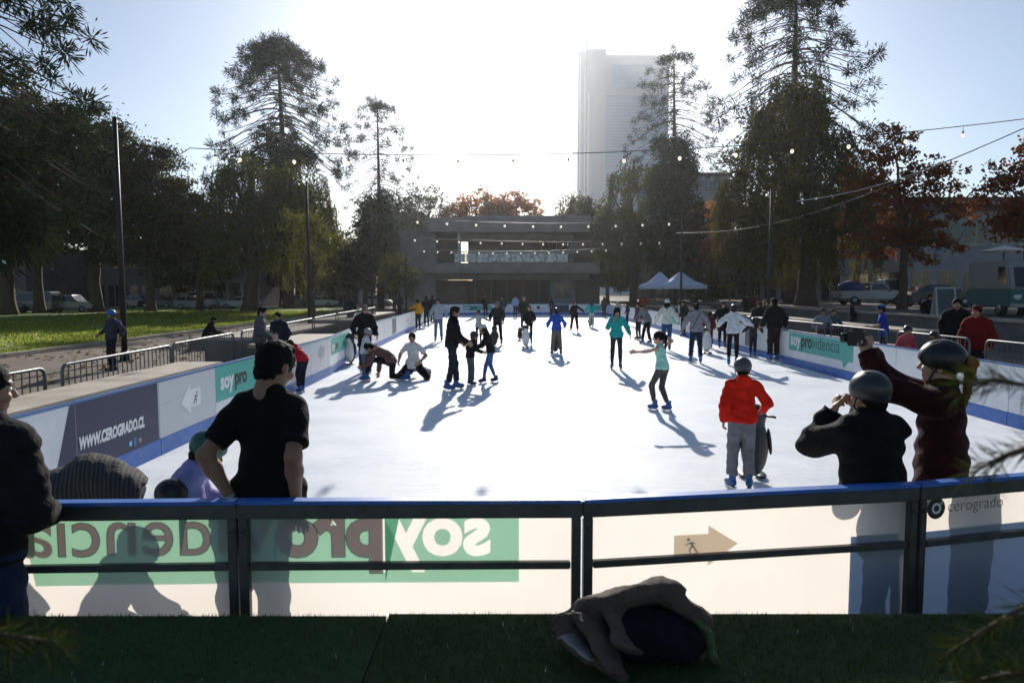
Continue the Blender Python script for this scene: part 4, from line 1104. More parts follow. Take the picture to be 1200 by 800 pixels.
def bunya(label, base, H, spread, bare=.35, tr=.45, mat=None, group=None, whorls=26, dense_top=.16, dense_low=.5, tuft=.55, per=10, lowspread=1.0, name='bunya_pine', tuftn=46, topn=420):
    """araucaria: straight stem, whorls of thin curving branches tufted at their ends, a domed top and a darker skirt"""
    t = thing(name, label, 'tree', base, 0, group); tb = MB(); f = Foliage(); mat = mat or leafmat('bunya', L_BUNYA, .2)
    lean = RNG.normal(0,.010*H,2)
    def ctr(z): k = z/H; return Vector((lean[0]*k*k, lean[1]*k*k, z))
    tb.tube([ctr(z) for z in np.linspace(-.1,H*.985,14)], [tr*(1.15-1.02*i/13) for i in range(14)], 8)
    z0 = H*bare
    def tufts(p, d, r, n):
        n = int(n*1.45)
        P = np.array(p)+RNG.normal(size=(n,3))*r*.30; D = (P-np.array(p))/np.maximum(np.linalg.norm(P-np.array(p),axis=1)[:,None],.05)+np.array(d)*.25; D /= np.linalg.norm(D,axis=1)[:,None]
        f.add(leaf_quads(P, D, r*.50*RNG.uniform(.5,1.3,n), r*.085)[0])
    for w_ in range(whorls):
        k = w_/(whorls-1); z = z0+(H*.975-z0)*k**.9
        q = (z-z0)/(H-z0)
        R_ = spread*math.sqrt(max(.03,1-q*q))
        nb = int(RNG.integers(max(4,per-2), per+3)); a0 = RNG.uniform(0,2*PI)
        for b in range(nb):
            a = a0+2*PI*b/nb+RNG.normal(0,.18); r = R_*(RNG.uniform(.82,1.06) if RNG.random() < .7 else RNG.uniform(.45,.85))
            fall = (.52*(1-q)+.16)*RNG.uniform(.8,1.2)
            s0 = ctr(z+RNG.normal(0,.25)); d = Vector((math.cos(a),math.sin(a),0)); sw = Vector((-d.y,d.x,0))*RNG.normal(0,.10)*r; pts = []
            for i in range(8):
                x = i/7; pts.append(s0+d*r*x+sw*x*x+Vector((0,0,r*(.22*x-(fall+.22)*x**1.5+.12*x**5))))
            tb.tube(pts, [max(.03,tr*.13*(1-q*.5))*(1-.09*i) for i in range(8)], 4, caps=False)
            dd = (pts[-1]-pts[-2]).normalized()
            tufts(pts[-1], dd, tuft*RNG.uniform(.75,1.3), tuftn)
            if RNG.random() < .55: tufts(pts[-2]+Vector(RNG.normal(0,.15,3)), dd, tuft*RNG.uniform(.5,.9), int(tuftn*.6))
            if RNG.random() < .30: tufts(pts[int(RNG.integers(3,6))], dd, tuft*RNG.uniform(.4,.7), tuftn//3)
            if q > 1-dense_top*2.0:
                for j in (6,5,4,3): tufts(pts[j]+Vector(RNG.normal(0,.2,3)), dd, tuft*RNG.uniform(.7,1.1), int(tuftn*.7))
    n = topn      # crowded dome
    P = np.array(ctr(H*(1-dense_top*.5)))+unit(n)*RNG.random((n,1))**.4*np.array((spread*(.30+dense_top*.9),spread*(.30+dense_top*.9),H*dense_top*.55))
    for p in P[::8]: tufts(p, (0,0,.4), tuft*.8, tuftn//2)
    if dense_low > 0:     # skirt of older, thicker boughs
        zt = z0+H*.04
        for i in range(int(120*dense_low*2)):
            z = RNG.uniform(zt*max(.18,1-dense_low*1.5), zt); a = RNG.uniform(0,2*PI); r = spread*.62*lowspread*RNG.uniform(.3,1)*(1-.45*(z/zt)**2)
            p = ctr(z)+Vector((math.cos(a)*r, math.sin(a)*r, RNG.normal(0,.4)))
            tufts(p, (math.cos(a)*.5,math.sin(a)*.5,-.3), tuft*1.8, int(tuftn*1.1))
            if i % 3 == 0: tb.tube([ctr(z+.3), p], [.07,.03], 4, caps=False)
    tb.build('trunk', m_bark, t, recalc=False); f.build('crown', mat, t)
    return t
def XY(px, Y): d = ray(px, 341); return d.x*Y/d.y
M_DK = leafmat('leaf_dark', L_DARK, .3); M_OL = leafmat('leaf_olive', L_OLIVE, .5); M_PP = leafmat('leaf_pepper', L_PEPPER, .55); M_RD = leafmat('leaf_red', L_RED, .68)
M_OR = leafmat('leaf_orange', L_ORANGE, .66); M_BR = leafmat('leaf_brown', L_BROWN, .55); M_GY = leafmat('leaf_grey', L_GREY, .45)
def lob(*L): return [tuple(l) for l in L]
# --- left side
bunya('tall dark araucaria cut off by the top left corner', (XY(-34,26),26,0), 17.0, 5.0, .40, .42, whorls=15, dense_low=.4, tuft=.7, tuftn=60, per=9, topn=200)
broadleaf('wide dark evergreen tree at the left edge above the parked pickup', (XY(8,56),56,0), 5, .36, lob((-3,0,9,4.5,4,4),(1.0,0,7.5,4.2,4,4.2),(-1,0,11.8,3,3,2.5),(3.0,-1,5.5,2.6,2.5,2.4)), M_DK, 420, 130, (.34,.16), 1.2, S=1.55)
broadleaf('bushy dark tree directly behind the black lamp pole', (XY(112,64),64,0), 4.5, .36, lob((-1,0,8,4.4,4,3.8),(1.8,0,6,3.4,3.4,3),(-.5,0,10.3,2.6,2.6,2.2),(-3,0,5.2,2.6,2.6,2.2)), M_DK, 420, 130, (.36,.16), 1.25, S=1.55)
broadleaf('olive green tree with arching twigs right of the black lamp pole', (XY(176,64),64,0), 4, .30, lob((0,0,8,3.2,3.2,3.2),(1.6,0,6.2,2.4,2.4,2.6),(-1.2,0,5.2,2.5,2.5,2.2),(.5,0,10.0,1.6,1.6,1.5)), M_OL, 300, 100, (.34,.15), 1.1, S=1.40)
broadleaf('slim trunk tree on the lawn in deep shade at the far left', (XY(45,60),60,0), 5, .30, lob((0,0,9,4,3.5,3.4),(-2,0,6.5,3,3,2.6)), M_DK, 260, 100, (.36,.18), 1.2, S=1.40)
bunya('tall domed bunya pine rising over the weeping tree on the left', (XY(338,80),80,0), 30.6, 8.2, .62, .62, whorls=14, dense_low=.5, tuft=.85, tuftn=70, per=11, topn=1100, dense_top=.16)
bunya('slender bunya pine with sparse tufts left of the cafe building', (XY(446,76),76,0), 22.6, 5.0, .50, .36, whorls=15, dense_low=.75, tuft=.60, tuftn=50, per=8, lowspread=1.05, topn=70, dense_top=.05)
pepper('big weeping pepper tree with forked trunk on the left lawn', (XY(292,64),64,0), 3.2, .50, lob((.6,0,7.6,3.6,3.4,3.6),(3.2,0,7.4,3.0,3.0,3.2),(-1.8,0,5.8,2.6,2.6,2.4),(2.2,0,9.3,2.6,2.6,2.0),(5.0,0,6.0,1.6,1.6,2.4),(-4.0,0,6.6,1.4,1.4,1.5),(-.6,0,10.4,1.5,1.5,1.3)), M_PP, 1150, (1.3,3.9), (.32,.095), .18, lean=(.5,0), inner=100, fork=9, S=1.27)
broadleaf('dark leafy tree filling the gap left of the big weeping tree', (XY(234,70),70,0), 3.5, .3, lob((0,0,6.5,2.6,2.5,2.8),(-1.5,0,5,2,2,2),(1.2,0,4.4,1.8,1.8,1.6)), M_DK, 220, 90, (.36,.17), 1.0, S=1.25)
broadleaf('small tree with forking thin trunk beside the dirt path', (XY(367,38),38,0), 2.2, .14, lob((.1,0,4.4,1.5,1.4,1.5),(-.5,0,5.6,1.1,1.1,1.1)), M_PP, 60, 50, (.20,.07), .6, fork=4)
pepper('short dark weeping shrub tree left of the cafe wall', (XY(462,58),58,0), 1.6, .16, lob((0,0,4.0,1.5,1.5,1.3),(.9,0,3.4,1.1,1.1,1.0)), M_OL, 170, (.8,1.8), (.20,.06), .14, inner=30, fork=4)
broadleaf('dense dark tree under the slender bunya pine', (XY(428,70),70,0), 3, .3, lob((0,0,6,2.3,2.3,3.0),(.8,0,9,1.7,1.7,2.2),(-.8,0,4,2,2,1.6)), M_DK, 200, 80, (.32,.16), .8)
# --- behind the cafe
broadleaf('bare grey-green winter tree behind the cafe on its left', (XY(505,104),104,0), 8, .35, lob((-1,0,14,4.2,3.5,4),(3,0,12.5,3.5,3,3.4)), M_GY, 170, 34, (.40,.22), 1.1, fork=7)
broadleaf('thin grey-green tree between the slender bunya and the cafe', (XY(472,100),100,0), 7, .3, lob((0,0,12,3.4,3,3.8),(-2,0,9,2.5,2.5,2.5)), M_GY, 120, 34, (.40,.22), 1.0, fork=6)
broadleaf('orange autumn tree above the cafe roof, leftmost of the orange pair', (XY(566,102),102,0), 7, .32, lob((-1,0,13.6,3.6,3,3.6),(1.8,0,12.8,2.6,2.6,3),(-3.6,0,12.2,2,2,2.4)), M_OR, 170, 46, (.42,.26), 1.0, fork=6)
broadleaf('orange autumn tree above the cafe roof nearest the tower', (XY(606,100),100,0), 7, .32, lob((0,0,13.2,3.6,3,3.2),(-2.3,0,12.8,2.2,2.2,2.4),(2.2,0,11,2,2,2.4)), M_OR, 170, 46, (.42,.26), 1.0, fork=6)
# --- right of the cafe
pepper('pale olive weeping tree at the foot of the glass tower', (XY(688,84),84,0), 4, .4, lob((-1,0,10.5,3.6,3.4,3.2),(2.5,0,9,3.2,3,3.2),(-3.2,0,7.5,2.4,2.4,2.4)), M_OL, 520, (1.2,3.2), (.36,.12), .20, inner=60, fork=7)
pepper('taller olive weeping tree touching the tower silhouette', (XY(742,74),74,0), 5, .4, lob((0,0,12.5,3.0,3.0,3.4),(-1.6,0,8.5,2.8,2.8,2.8),(1.8,0,8.5,2.6,2.6,3)), M_OL, 520, (1.2,3.4), (.34,.11), .20, inner=60, fork=7)
bunya('bunya pine in front of the tower with airy tufted crown', (XY(789,72),72,0), 26.4, 5.0, .62, .40, whorls=14, dense_low=.95, tuft=.62, tuftn=50, per=9, topn=60, dense_top=.05, lowspread=1.0)
broadleaf('dense dark tree skirting the airy bunya pine', (XY(790,68),68,0), 5, .35, lob((0,0,13,2.2,2.2,3.2),(.6,0,9,2.6,2.6,2.8),(-.8,0,6,2.5,2.5,2.2)), M_DK, 260, 80, (.34,.16), .8)
broadleaf('golden orange autumn tree glowing behind the pop-up canopies', (XY(832,78),78,0), 5, .28, lob((0,0,9,2.8,2.6,3),(-1.6,0,7,1.8,1.8,1.8)), M_OR, 170, 56, (.32,.2), .85, fork=6)
broadleaf('round yellow-green bush beside the pop-up canopies', (XY(828,60),60,0), 1.0, .10, lob((0,0,2.4,1.9,1.7,1.5)), M_OL, 70, 60, (.26,.14), .6, fork=4, name='bush', cat='bush')
bunya('huge araucaria leaving the top edge on the right', (XY(926,54),54,1.0), 26.0, 6.4, .58, .50, whorls=14, dense_low=.3, tuft=.78, tuftn=60, per=10, topn=300)
pepper('massive brown-green weeping tree right of centre', (XY(945,46),46,1.0), 4.5, .55, lob((-1.2,0,11.5,3.0,2.8,3.4),(-3.2,0,8.2,2.6,2.6,3.6),(1.0,0,8,2.8,2.6,3.2),(-.8,0,5.4,4.0,3.2,2.4),(-.9,0,14.0,1.9,1.8,2.0),(-4.6,0,10.2,1.5,1.5,1.4),(3.0,0,10.6,1.4,1.4,1.5),(-5.2,0,5.6,1.7,1.6,1.6),(3.3,0,5.2,1.4,1.4,1.2)), M_BR, 1150, (1.2,3.4), (.24,.07), .15, inner=120, fork=9)
broadleaf('dusky brown tree between the orange tree and the massive weeping tree', (XY(878,66),66,.8), 4, .3, lob((0,0,7.5,2.6,2.6,3),(1.4,0,5,2.4,2.4,2),(-1.5,0,5,1.8,1.8,1.8)), M_BR, 200, 70, (.30,.14), .8)
broadleaf('russet plane tree with leaning fork over the parked pickup', (XY(1058,38),38,1.0), 3.6, .22, lob((-1.6,0,7.4,2.0,2,1.8),(1.5,0,7.0,1.9,1.8,1.3),(-.6,0,5.0,2.2,2,1.5),(-1.0,0,9.0,1.5,1.5,1.1),(1.0,0,4.4,2.4,2,1.1),(2.9,0,5.6,1.2,1.2,.7),(-1.9,0,3.5,1.9,1.8,.9),(1.6,0,3.3,1.8,1.6,.8)), M_RD, 260, 40, (.21,.15), .55, fork=8)
broadleaf('second russet tree behind the plane tree, by the massive weeping tree', (XY(1004,50),50,1.0), 4, .24, lob((0,0,7.6,2.4,2.2,2.4),(.8,0,5,2.4,2.2,1.7)), M_RD, 120, 44, (.25,.17), .65, fork=6)
broadleaf('russet tree entering from the right edge over the food truck', (XY(1205,28),28,1.0), 3.2, .26, lob((-.6,0,5.2,1.5,1.5,1.5),(.8,0,6.2,1.6,1.6,1.6),(.2,0,3.8,1.8,1.5,1.0)), M_RD, 190, 40, (.19,.13), .55, fork=6)
# dark trees beyond, closing the view between the others: each one a tree
for i,(px,Y,h,col,lb) in enumerate(((8,78,11,M_DK,'far dark tree behind the buildings at the left edge'),(150,88,12,M_DK,'far dark tree behind the parked cars, in line with the lamp pole'),(222,84,10,M_DK,'far dark tree over the white columned house'),(330,90,11,M_OL,'far olive tree glimpsed under the big weeping tree'),(392,96,11,M_OL,'far olive tree between the two left bunya pines'),
        (712,100,11,M_DK,'far dark tree right behind the cafe block'),(760,96,11,M_DK,'far dark tree left behind the airy bunya pine'),(862,98,10,M_BR,'far brown tree behind the golden autumn tree'),(905,86,10,M_DK,'far dark tree under the massive weeping tree'),(975,92,9,M_BR,'far brown tree right of the massive trunk'))):
    broadleaf(lb, (XY(px,Y),Y,0), h*.35, .3, lob((0,0,h*.62,h*.34,h*.3,h*.36),(h*.2,0,h*.42,h*.28,h*.25,h*.25),(-h*.22,0,h*.4,h*.28,h*.25,h*.24)), col, 170, 60, (.46,.24), 1.1, fork=5, group='far trees closing the view')
# ---- fir sprigs that poke into the view close to the camera
def sprig(label, pts, n=150, ln=.045):
    t = thing('fir_sprig', label, 'branch', (0,0,0), 0, 'fir sprigs near the camera')
    b = MB(); P = [Vector(p) for p in pts]; b.tube(P, [.0035]*(len(P)-1)+[.001], 6); b.build('twig', m_bark, t)
    f = Foliage(); L = len(P)-1
    for i in range(n):
        x = RNG.random()*L; k = min(int(x),L-1); c = P[k].lerp(P[k+1], x-k); d = (P[k+1]-P[k]).normalized()
        dv = unit(1)[0]+np.array(d)*.9; dv /= np.linalg.norm(dv)
        l = ln*RNG.uniform(.7,1.2); f.add(leaf_quads(np.array([np.array(c)+dv*l*.5]), np.array([dv]), l, .0022)[0])
    f.build('needles', leafmat('needle', [(.025,.045,.010),(.045,.06,.015),(.07,.065,.02)], .25), t)
def SP(px,py,Y): return tuple(AT(px,py,Y))
sprig('out-of-focus fir sprig in front of the ring logo board', [SP(1260,470,.85),SP(1205,452,.85),SP(1165,445,.86),SP(1128,452,.88)])
sprig('lower out-of-focus fir sprig reaching over the near barrier', [SP(1270,500,.9),SP(1215,520,.9),SP(1175,535,.9),SP(1142,552,.92)])
sprig('fir sprig with brown twig above the turf at lower right', [SP(1280,680,.9),SP(1210,705,.9),SP(1160,735,.9),SP(1110,765,.92)], 190)
sprig('fir sprig in the bottom right corner over the turf', [SP(1290,800,.85),SP(1230,790,.85),SP(1180,790,.86),SP(1140,797,.88)], 170)
sprig('fir sprig at the bottom left edge below the jeans', [SP(-70,740,.9),SP(-10,742,.9),SP(30,748,.9),SP(68,752,.92)], 170)
# ------------------------------------------------------------------ buildings
m_glass = pbr('window_glass', (.02,.024,.03), .08, spec=.6)
m_glassw = pbr('window_warm', (.10,.06,.04), .15)
m_plast = pbr('plaster', (.42,.42,.42), .8, noise=.1, nscale=1.2)
m_plastd = pbr('plaster_dark', (.12,.115,.115), .85, noise=.15, nscale=1)
m_plastg = pbr('plaster_grey', (.25,.25,.26), .85, noise=.12, nscale=1)
m_roof = pbr('roof_dark', (.06,.055,.055), .8, noise=.2, nscale=2)
def bx(name, mat, parent, *boxes, bevel=.0):
    b = MB()
    for lo, hi in boxes: b.box(lo, hi)
    return b.build(name, mat, parent, bevel=bevel)
m_brown_shade = pbr('brown_recess_shade', (.10,.078,.062), .85, nscale=.7, col2=(.16,.125,.10), detail=8)  # brown walls, with the shade of the recesses put into the colour
m_cafe = pbr('cafe_concrete', (.24,.215,.195), .85, nscale=.8, col2=(.34,.31,.285), bump=.25, bscale=6, detail=9)
def cafe():
    Y = 76.0; t = thing('cafe_building', 'two-storey brutalist concrete cafe with open terrace at the far end of the rink', 'building', (0,0,0))
    X = lambda px: XY(px,Y); Z = lambda py: AT(600,py,Y).z
    # slabs
    bx('roof_slab', m_cafe, t, ((X(503),Y-1.2,Z(273)),(X(697),Y+14,Z(256))), bevel=.05)
    bx('roof_beam', m_cafe, t, ((X(540),Y+1,Z(280)),(X(672),Y+2,Z(273)-.01)), bevel=.03)
    bx('floor_slab', m_cafe, t, ((X(501),Y-2.2,Z(321)),(X(709),Y+14,Z(309))), bevel=.05)
    bx('lintel', m_cafe, t, ((X(508),Y-.4,Z(328)),(X(690),Y+.4,Z(321)-.01)))
    # side masses
    bx('wall', m_cafe, t, ((X(465),Y,-.1),(X(511),Y+14,Z(270))))
    bx('wall', m_brown_shade, t, ((X(674),Y+2.2,Z(309)+.01),(X(696),Y+10,Z(273)-.01)))
    bx('wall', m_brown_shade, t, ((X(676),Y+.9,-.1),(X(704),Y+12,Z(321)-.01)))
    bx('wall', m_brown_shade, t, ((X(511)+.01,Y+.9,-.1),(X(548),Y+3,Z(328)-.01)))
    bx('wall', m_brown_shade, t, ((X(511)+.01,Y+2.2,Z(309)+.01),(X(536),Y+6,Z(273)-.01)))
    bx('back_wall', m_plastd, t, ((X(548),Y+9,-.1),(X(676),Y+9.3,Z(321)-.01)))
    # lower storey: dark glass with mullions, and a pale kiosk window
    g = bx('window', pbr('cafe_glass_reflect', (.022,.018,.016), .3, spec=.12, col2=(.08,.045,.03), nscale=.6), t, ((X(548)+.01,Y+1.4,-.05),(X(644),Y+1.46,Z(328)-.02)))  # orange reflections painted into the glass as warm brown patches
    bx('mullion', m_steel, g, *[((X(px)-.05,Y+1.3,-.05),(X(px)+.05,Y+1.39,Z(328)-.02)) for px in (556,575,594,613,632)])
    k = bx('kiosk_wall', m_plastg, t, ((X(645),Y+.6,-.05),(X(675),Y+1.6,Z(327))))
    w2 = bx('window', m_glass, k, ((X(651),Y+.57,Z(349)),(X(668),Y+.595,Z(333))))
    bx('mullion', m_plast, w2, ((X(659)-.06,Y+.54,Z(349)),(X(659)+.06,Y+.565,Z(333))))
    # terrace railing with glass and a bright post
    r = MB()
    for px in range(534,672,13): r.box((X(px)-.03,Y-1.6,Z(309)),(X(px)+.03,Y-1.54,Z(297)))
    r.box((X(532),Y-1.62,Z(297)),(X(672),Y-1.52,Z(296)+.03)); rl = r.build('railing', m_plast, t)
    bx('glass_panel', pbr('rail_glass', (.5,.52,.54), .12, spec=.6, noise=.5, nscale=3), rl, *[((X(px)+.06,Y-1.575,Z(308)),(X(px+13)-.06,Y-1.56,Z(298))) for px in range(534,660,13)])
    bx('column', m_plast, t, ((X(537),Y-.6,Z(309)+.01),(X(540),Y-.3,Z(273)-.01)))
    bx('column', m_plastg, t, ((X(668),Y+.4,Z(309)+.01),(X(671),Y+.7,Z(280)-.01)))
    gl = bx('glazing', pbr('terrace_glass_reflect', (.10,.085,.07), .25, col2=(.20,.15,.11), nscale=.9), t, ((X(544),Y+7,Z(309)+.02),(X(668),Y+7.05,Z(278))))  # reflected brown foliage painted into the glass colour
    bx('mullion', m_steel, gl, *[((X(px)-.05,Y+6.9,Z(309)+.02),(X(px)+.05,Y+6.99,Z(278))) for px in range(552,668,14)])
    bx('parapet', m_cafe, t, ((X(548),Y-1.1,Z(256)+.01),(X(690),Y-.9,Z(254))))
    for px,hh in ((560,1.0),(590,.9),(618,1.0),(645,.8)):
        b = MB(); b.lathe([(.40,0),(.42,.05),(.42,.12)], (X(px),Y+2.5,Z(309)+.75), 14); b.tube([(X(px),Y+2.5,Z(309)),(X(px),Y+2.5,Z(309)+.76)], .04, 6); tag(b.build('cafe_table', m_plast), f'round white cafe table on the terrace, {["leftmost","second from left","third from left","rightmost"][[560,590,618,645].index(px)]}', 'table', 'cafe tables on the terrace')
    return t
cafe()
def tower():
    Y = 410.0; t = thing('tower', 'tall pale office tower fading into haze, with mast and sloped top', 'skyscraper', (0,0,0))
    X = lambda px: XY(px,Y); Z = lambda py: AT(600,py,Y).z
    mt = pbr('tower_glass_hazed', (.20,.31,.46), .25, noise=.05, nscale=.05); mw = pbr('tower_white', (.62,.63,.66), .6); mc = pbr('tower_stone_hazed', (.36,.40,.47), .7)  # blue of the sunlit haze put into the glass and stone colours
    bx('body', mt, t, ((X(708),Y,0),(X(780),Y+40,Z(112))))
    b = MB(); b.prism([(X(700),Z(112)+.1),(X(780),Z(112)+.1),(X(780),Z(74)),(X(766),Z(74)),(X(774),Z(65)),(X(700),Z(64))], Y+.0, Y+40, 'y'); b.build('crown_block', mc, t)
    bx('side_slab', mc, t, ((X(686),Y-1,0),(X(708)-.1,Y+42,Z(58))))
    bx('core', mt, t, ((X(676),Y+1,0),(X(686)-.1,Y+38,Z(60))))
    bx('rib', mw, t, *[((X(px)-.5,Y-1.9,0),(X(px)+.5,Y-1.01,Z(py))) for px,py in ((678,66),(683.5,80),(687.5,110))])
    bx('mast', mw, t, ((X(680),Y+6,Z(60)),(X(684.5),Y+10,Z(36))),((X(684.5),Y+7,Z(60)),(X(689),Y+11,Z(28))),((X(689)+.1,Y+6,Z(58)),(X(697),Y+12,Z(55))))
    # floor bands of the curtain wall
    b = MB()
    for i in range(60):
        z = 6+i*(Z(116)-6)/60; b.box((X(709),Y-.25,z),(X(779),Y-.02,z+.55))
    b.build('floor_band', pbr('tower_band', (.24,.34,.46), .5), t)  # band colour kept close to the glass, haze blue included
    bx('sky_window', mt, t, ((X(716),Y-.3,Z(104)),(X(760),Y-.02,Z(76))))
tower()
def block(label, x0, x1, y0, y1, h, wall_m, floors, cols, face='front', z0=0, roof=.5, win=(1.2,1.5), shop=True, columns=False, wm=None):
    t = thing('building', label, 'building', ((x0+x1)/2,y0,z0)); W = x1-x0; D = y1-y0
    bx('wall', wall_m, t, ((-W/2,0,-.2),(W/2,D,h)), bevel=.02)
    bx('roof', m_roof, t, ((-W/2-.25,-.25,h+.002),(W/2+.25,D+.25,h+roof)))
    fh = h/floors
    for f in range(floors):
        for c in range(cols):
            if face in ('front','both'):
                cx = -W/2+W*(c+.5)/cols; ww, wh = win; zb = f*fh+fh*.30
                if f == 0 and shop: ww, wh, zb = W/cols*.72, fh*.68, .1
                w_ = bx('window', wm or m_glass, t, ((cx-ww/2,-.03,zb),(cx+ww/2,-.004,zb+wh)))
                bx('frame', m_plast, w_, ((cx-ww/2-.08,-.06,zb-.09),(cx+ww/2+.08,-.031,zb-.001)),((cx-.03,-.05,zb+.001),(cx+.03,-.031,zb+wh)))
            if face in ('left','right','both'):
                cy = D*(c+.5)/cols; ww, wh = win; zb = f*fh+fh*.30
                if f == 0 and shop: ww, wh, zb = D/cols*.72, fh*.68, .1
                sx = 1 if face == 'right' else -1; xw = sx*W/2
                lo, hi = sorted((xw+sx*.004, xw+sx*.03)); w_ = bx('window', wm or m_glass, t, ((lo,cy-ww/2,zb),(hi,cy+ww/2,zb+wh)))
                lo, hi = sorted((xw+sx*.031, xw+sx*.06)); bx('frame', m_plast, w_, ((lo,cy-ww/2-.08,zb-.09),(hi,cy+ww/2+.08,zb-.001)),((lo,cy-.04,zb+.001),(hi,cy+.04,zb+wh)))
    if columns:
        for c in range(columns+1):
            cx = -W/2+W*c/columns; b = MB(); b.lathe([(.30,0),(.24,.15),(.22,h*.5-.2),(.30,h*.5)], (cx,-1.2,0), 12); b.build('column', m_plast, t)
        bx('porch_roof', m_plastg, t, ((-W/2-.4,-1.6,h*.5+.002),(W/2+.4,-.05,h*.5+.35)))
    return t
block('dark two-storey building at left edge behind the pickup', -78, -52.5, 74, 86, 6.5, m_plastd, 2, 6)
block('dark shopfront building behind the dark lamp pole', -51.8, -41.5, 84, 96, 7.5, m_plastd, 2, 5)
block('house with white columns behind the parked hatchback', -40.8, -31.5, 86, 98, 6.0, m_plastg, 2, 5, columns=5)
block('grey building glimpsed below the big weeping tree', -30.5, -21.5, 96, 108, 8, m_plastg, 3, 6)
block('pale tall block between the left bunya pines', -23, -15.5, 118, 130, 15, m_plastg, 5, 5)
block('pale grey two-storey building with dark windows on the right', 30.0, 46, 52, 92, 7.0, m_plastg, 2, 8, 'both', z0=1.0, win=(1.5,1.6))
block('white upper block with flat roof behind the russet plane tree', 34, 60, 74, 94, 10.5, m_plast, 3, 7, 'both', z0=1.0, win=(2.2,1.3))
block('far grey apartment block peeking over the golden autumn tree', 26.5, 31.5, 100, 112, 18.5, m_plastg, 6, 4)
block('low dark kiosk row behind the trees on the right', 17.5, 29, 88, 96, 4.5, m_plastd, 1, 6, z0=1.0)
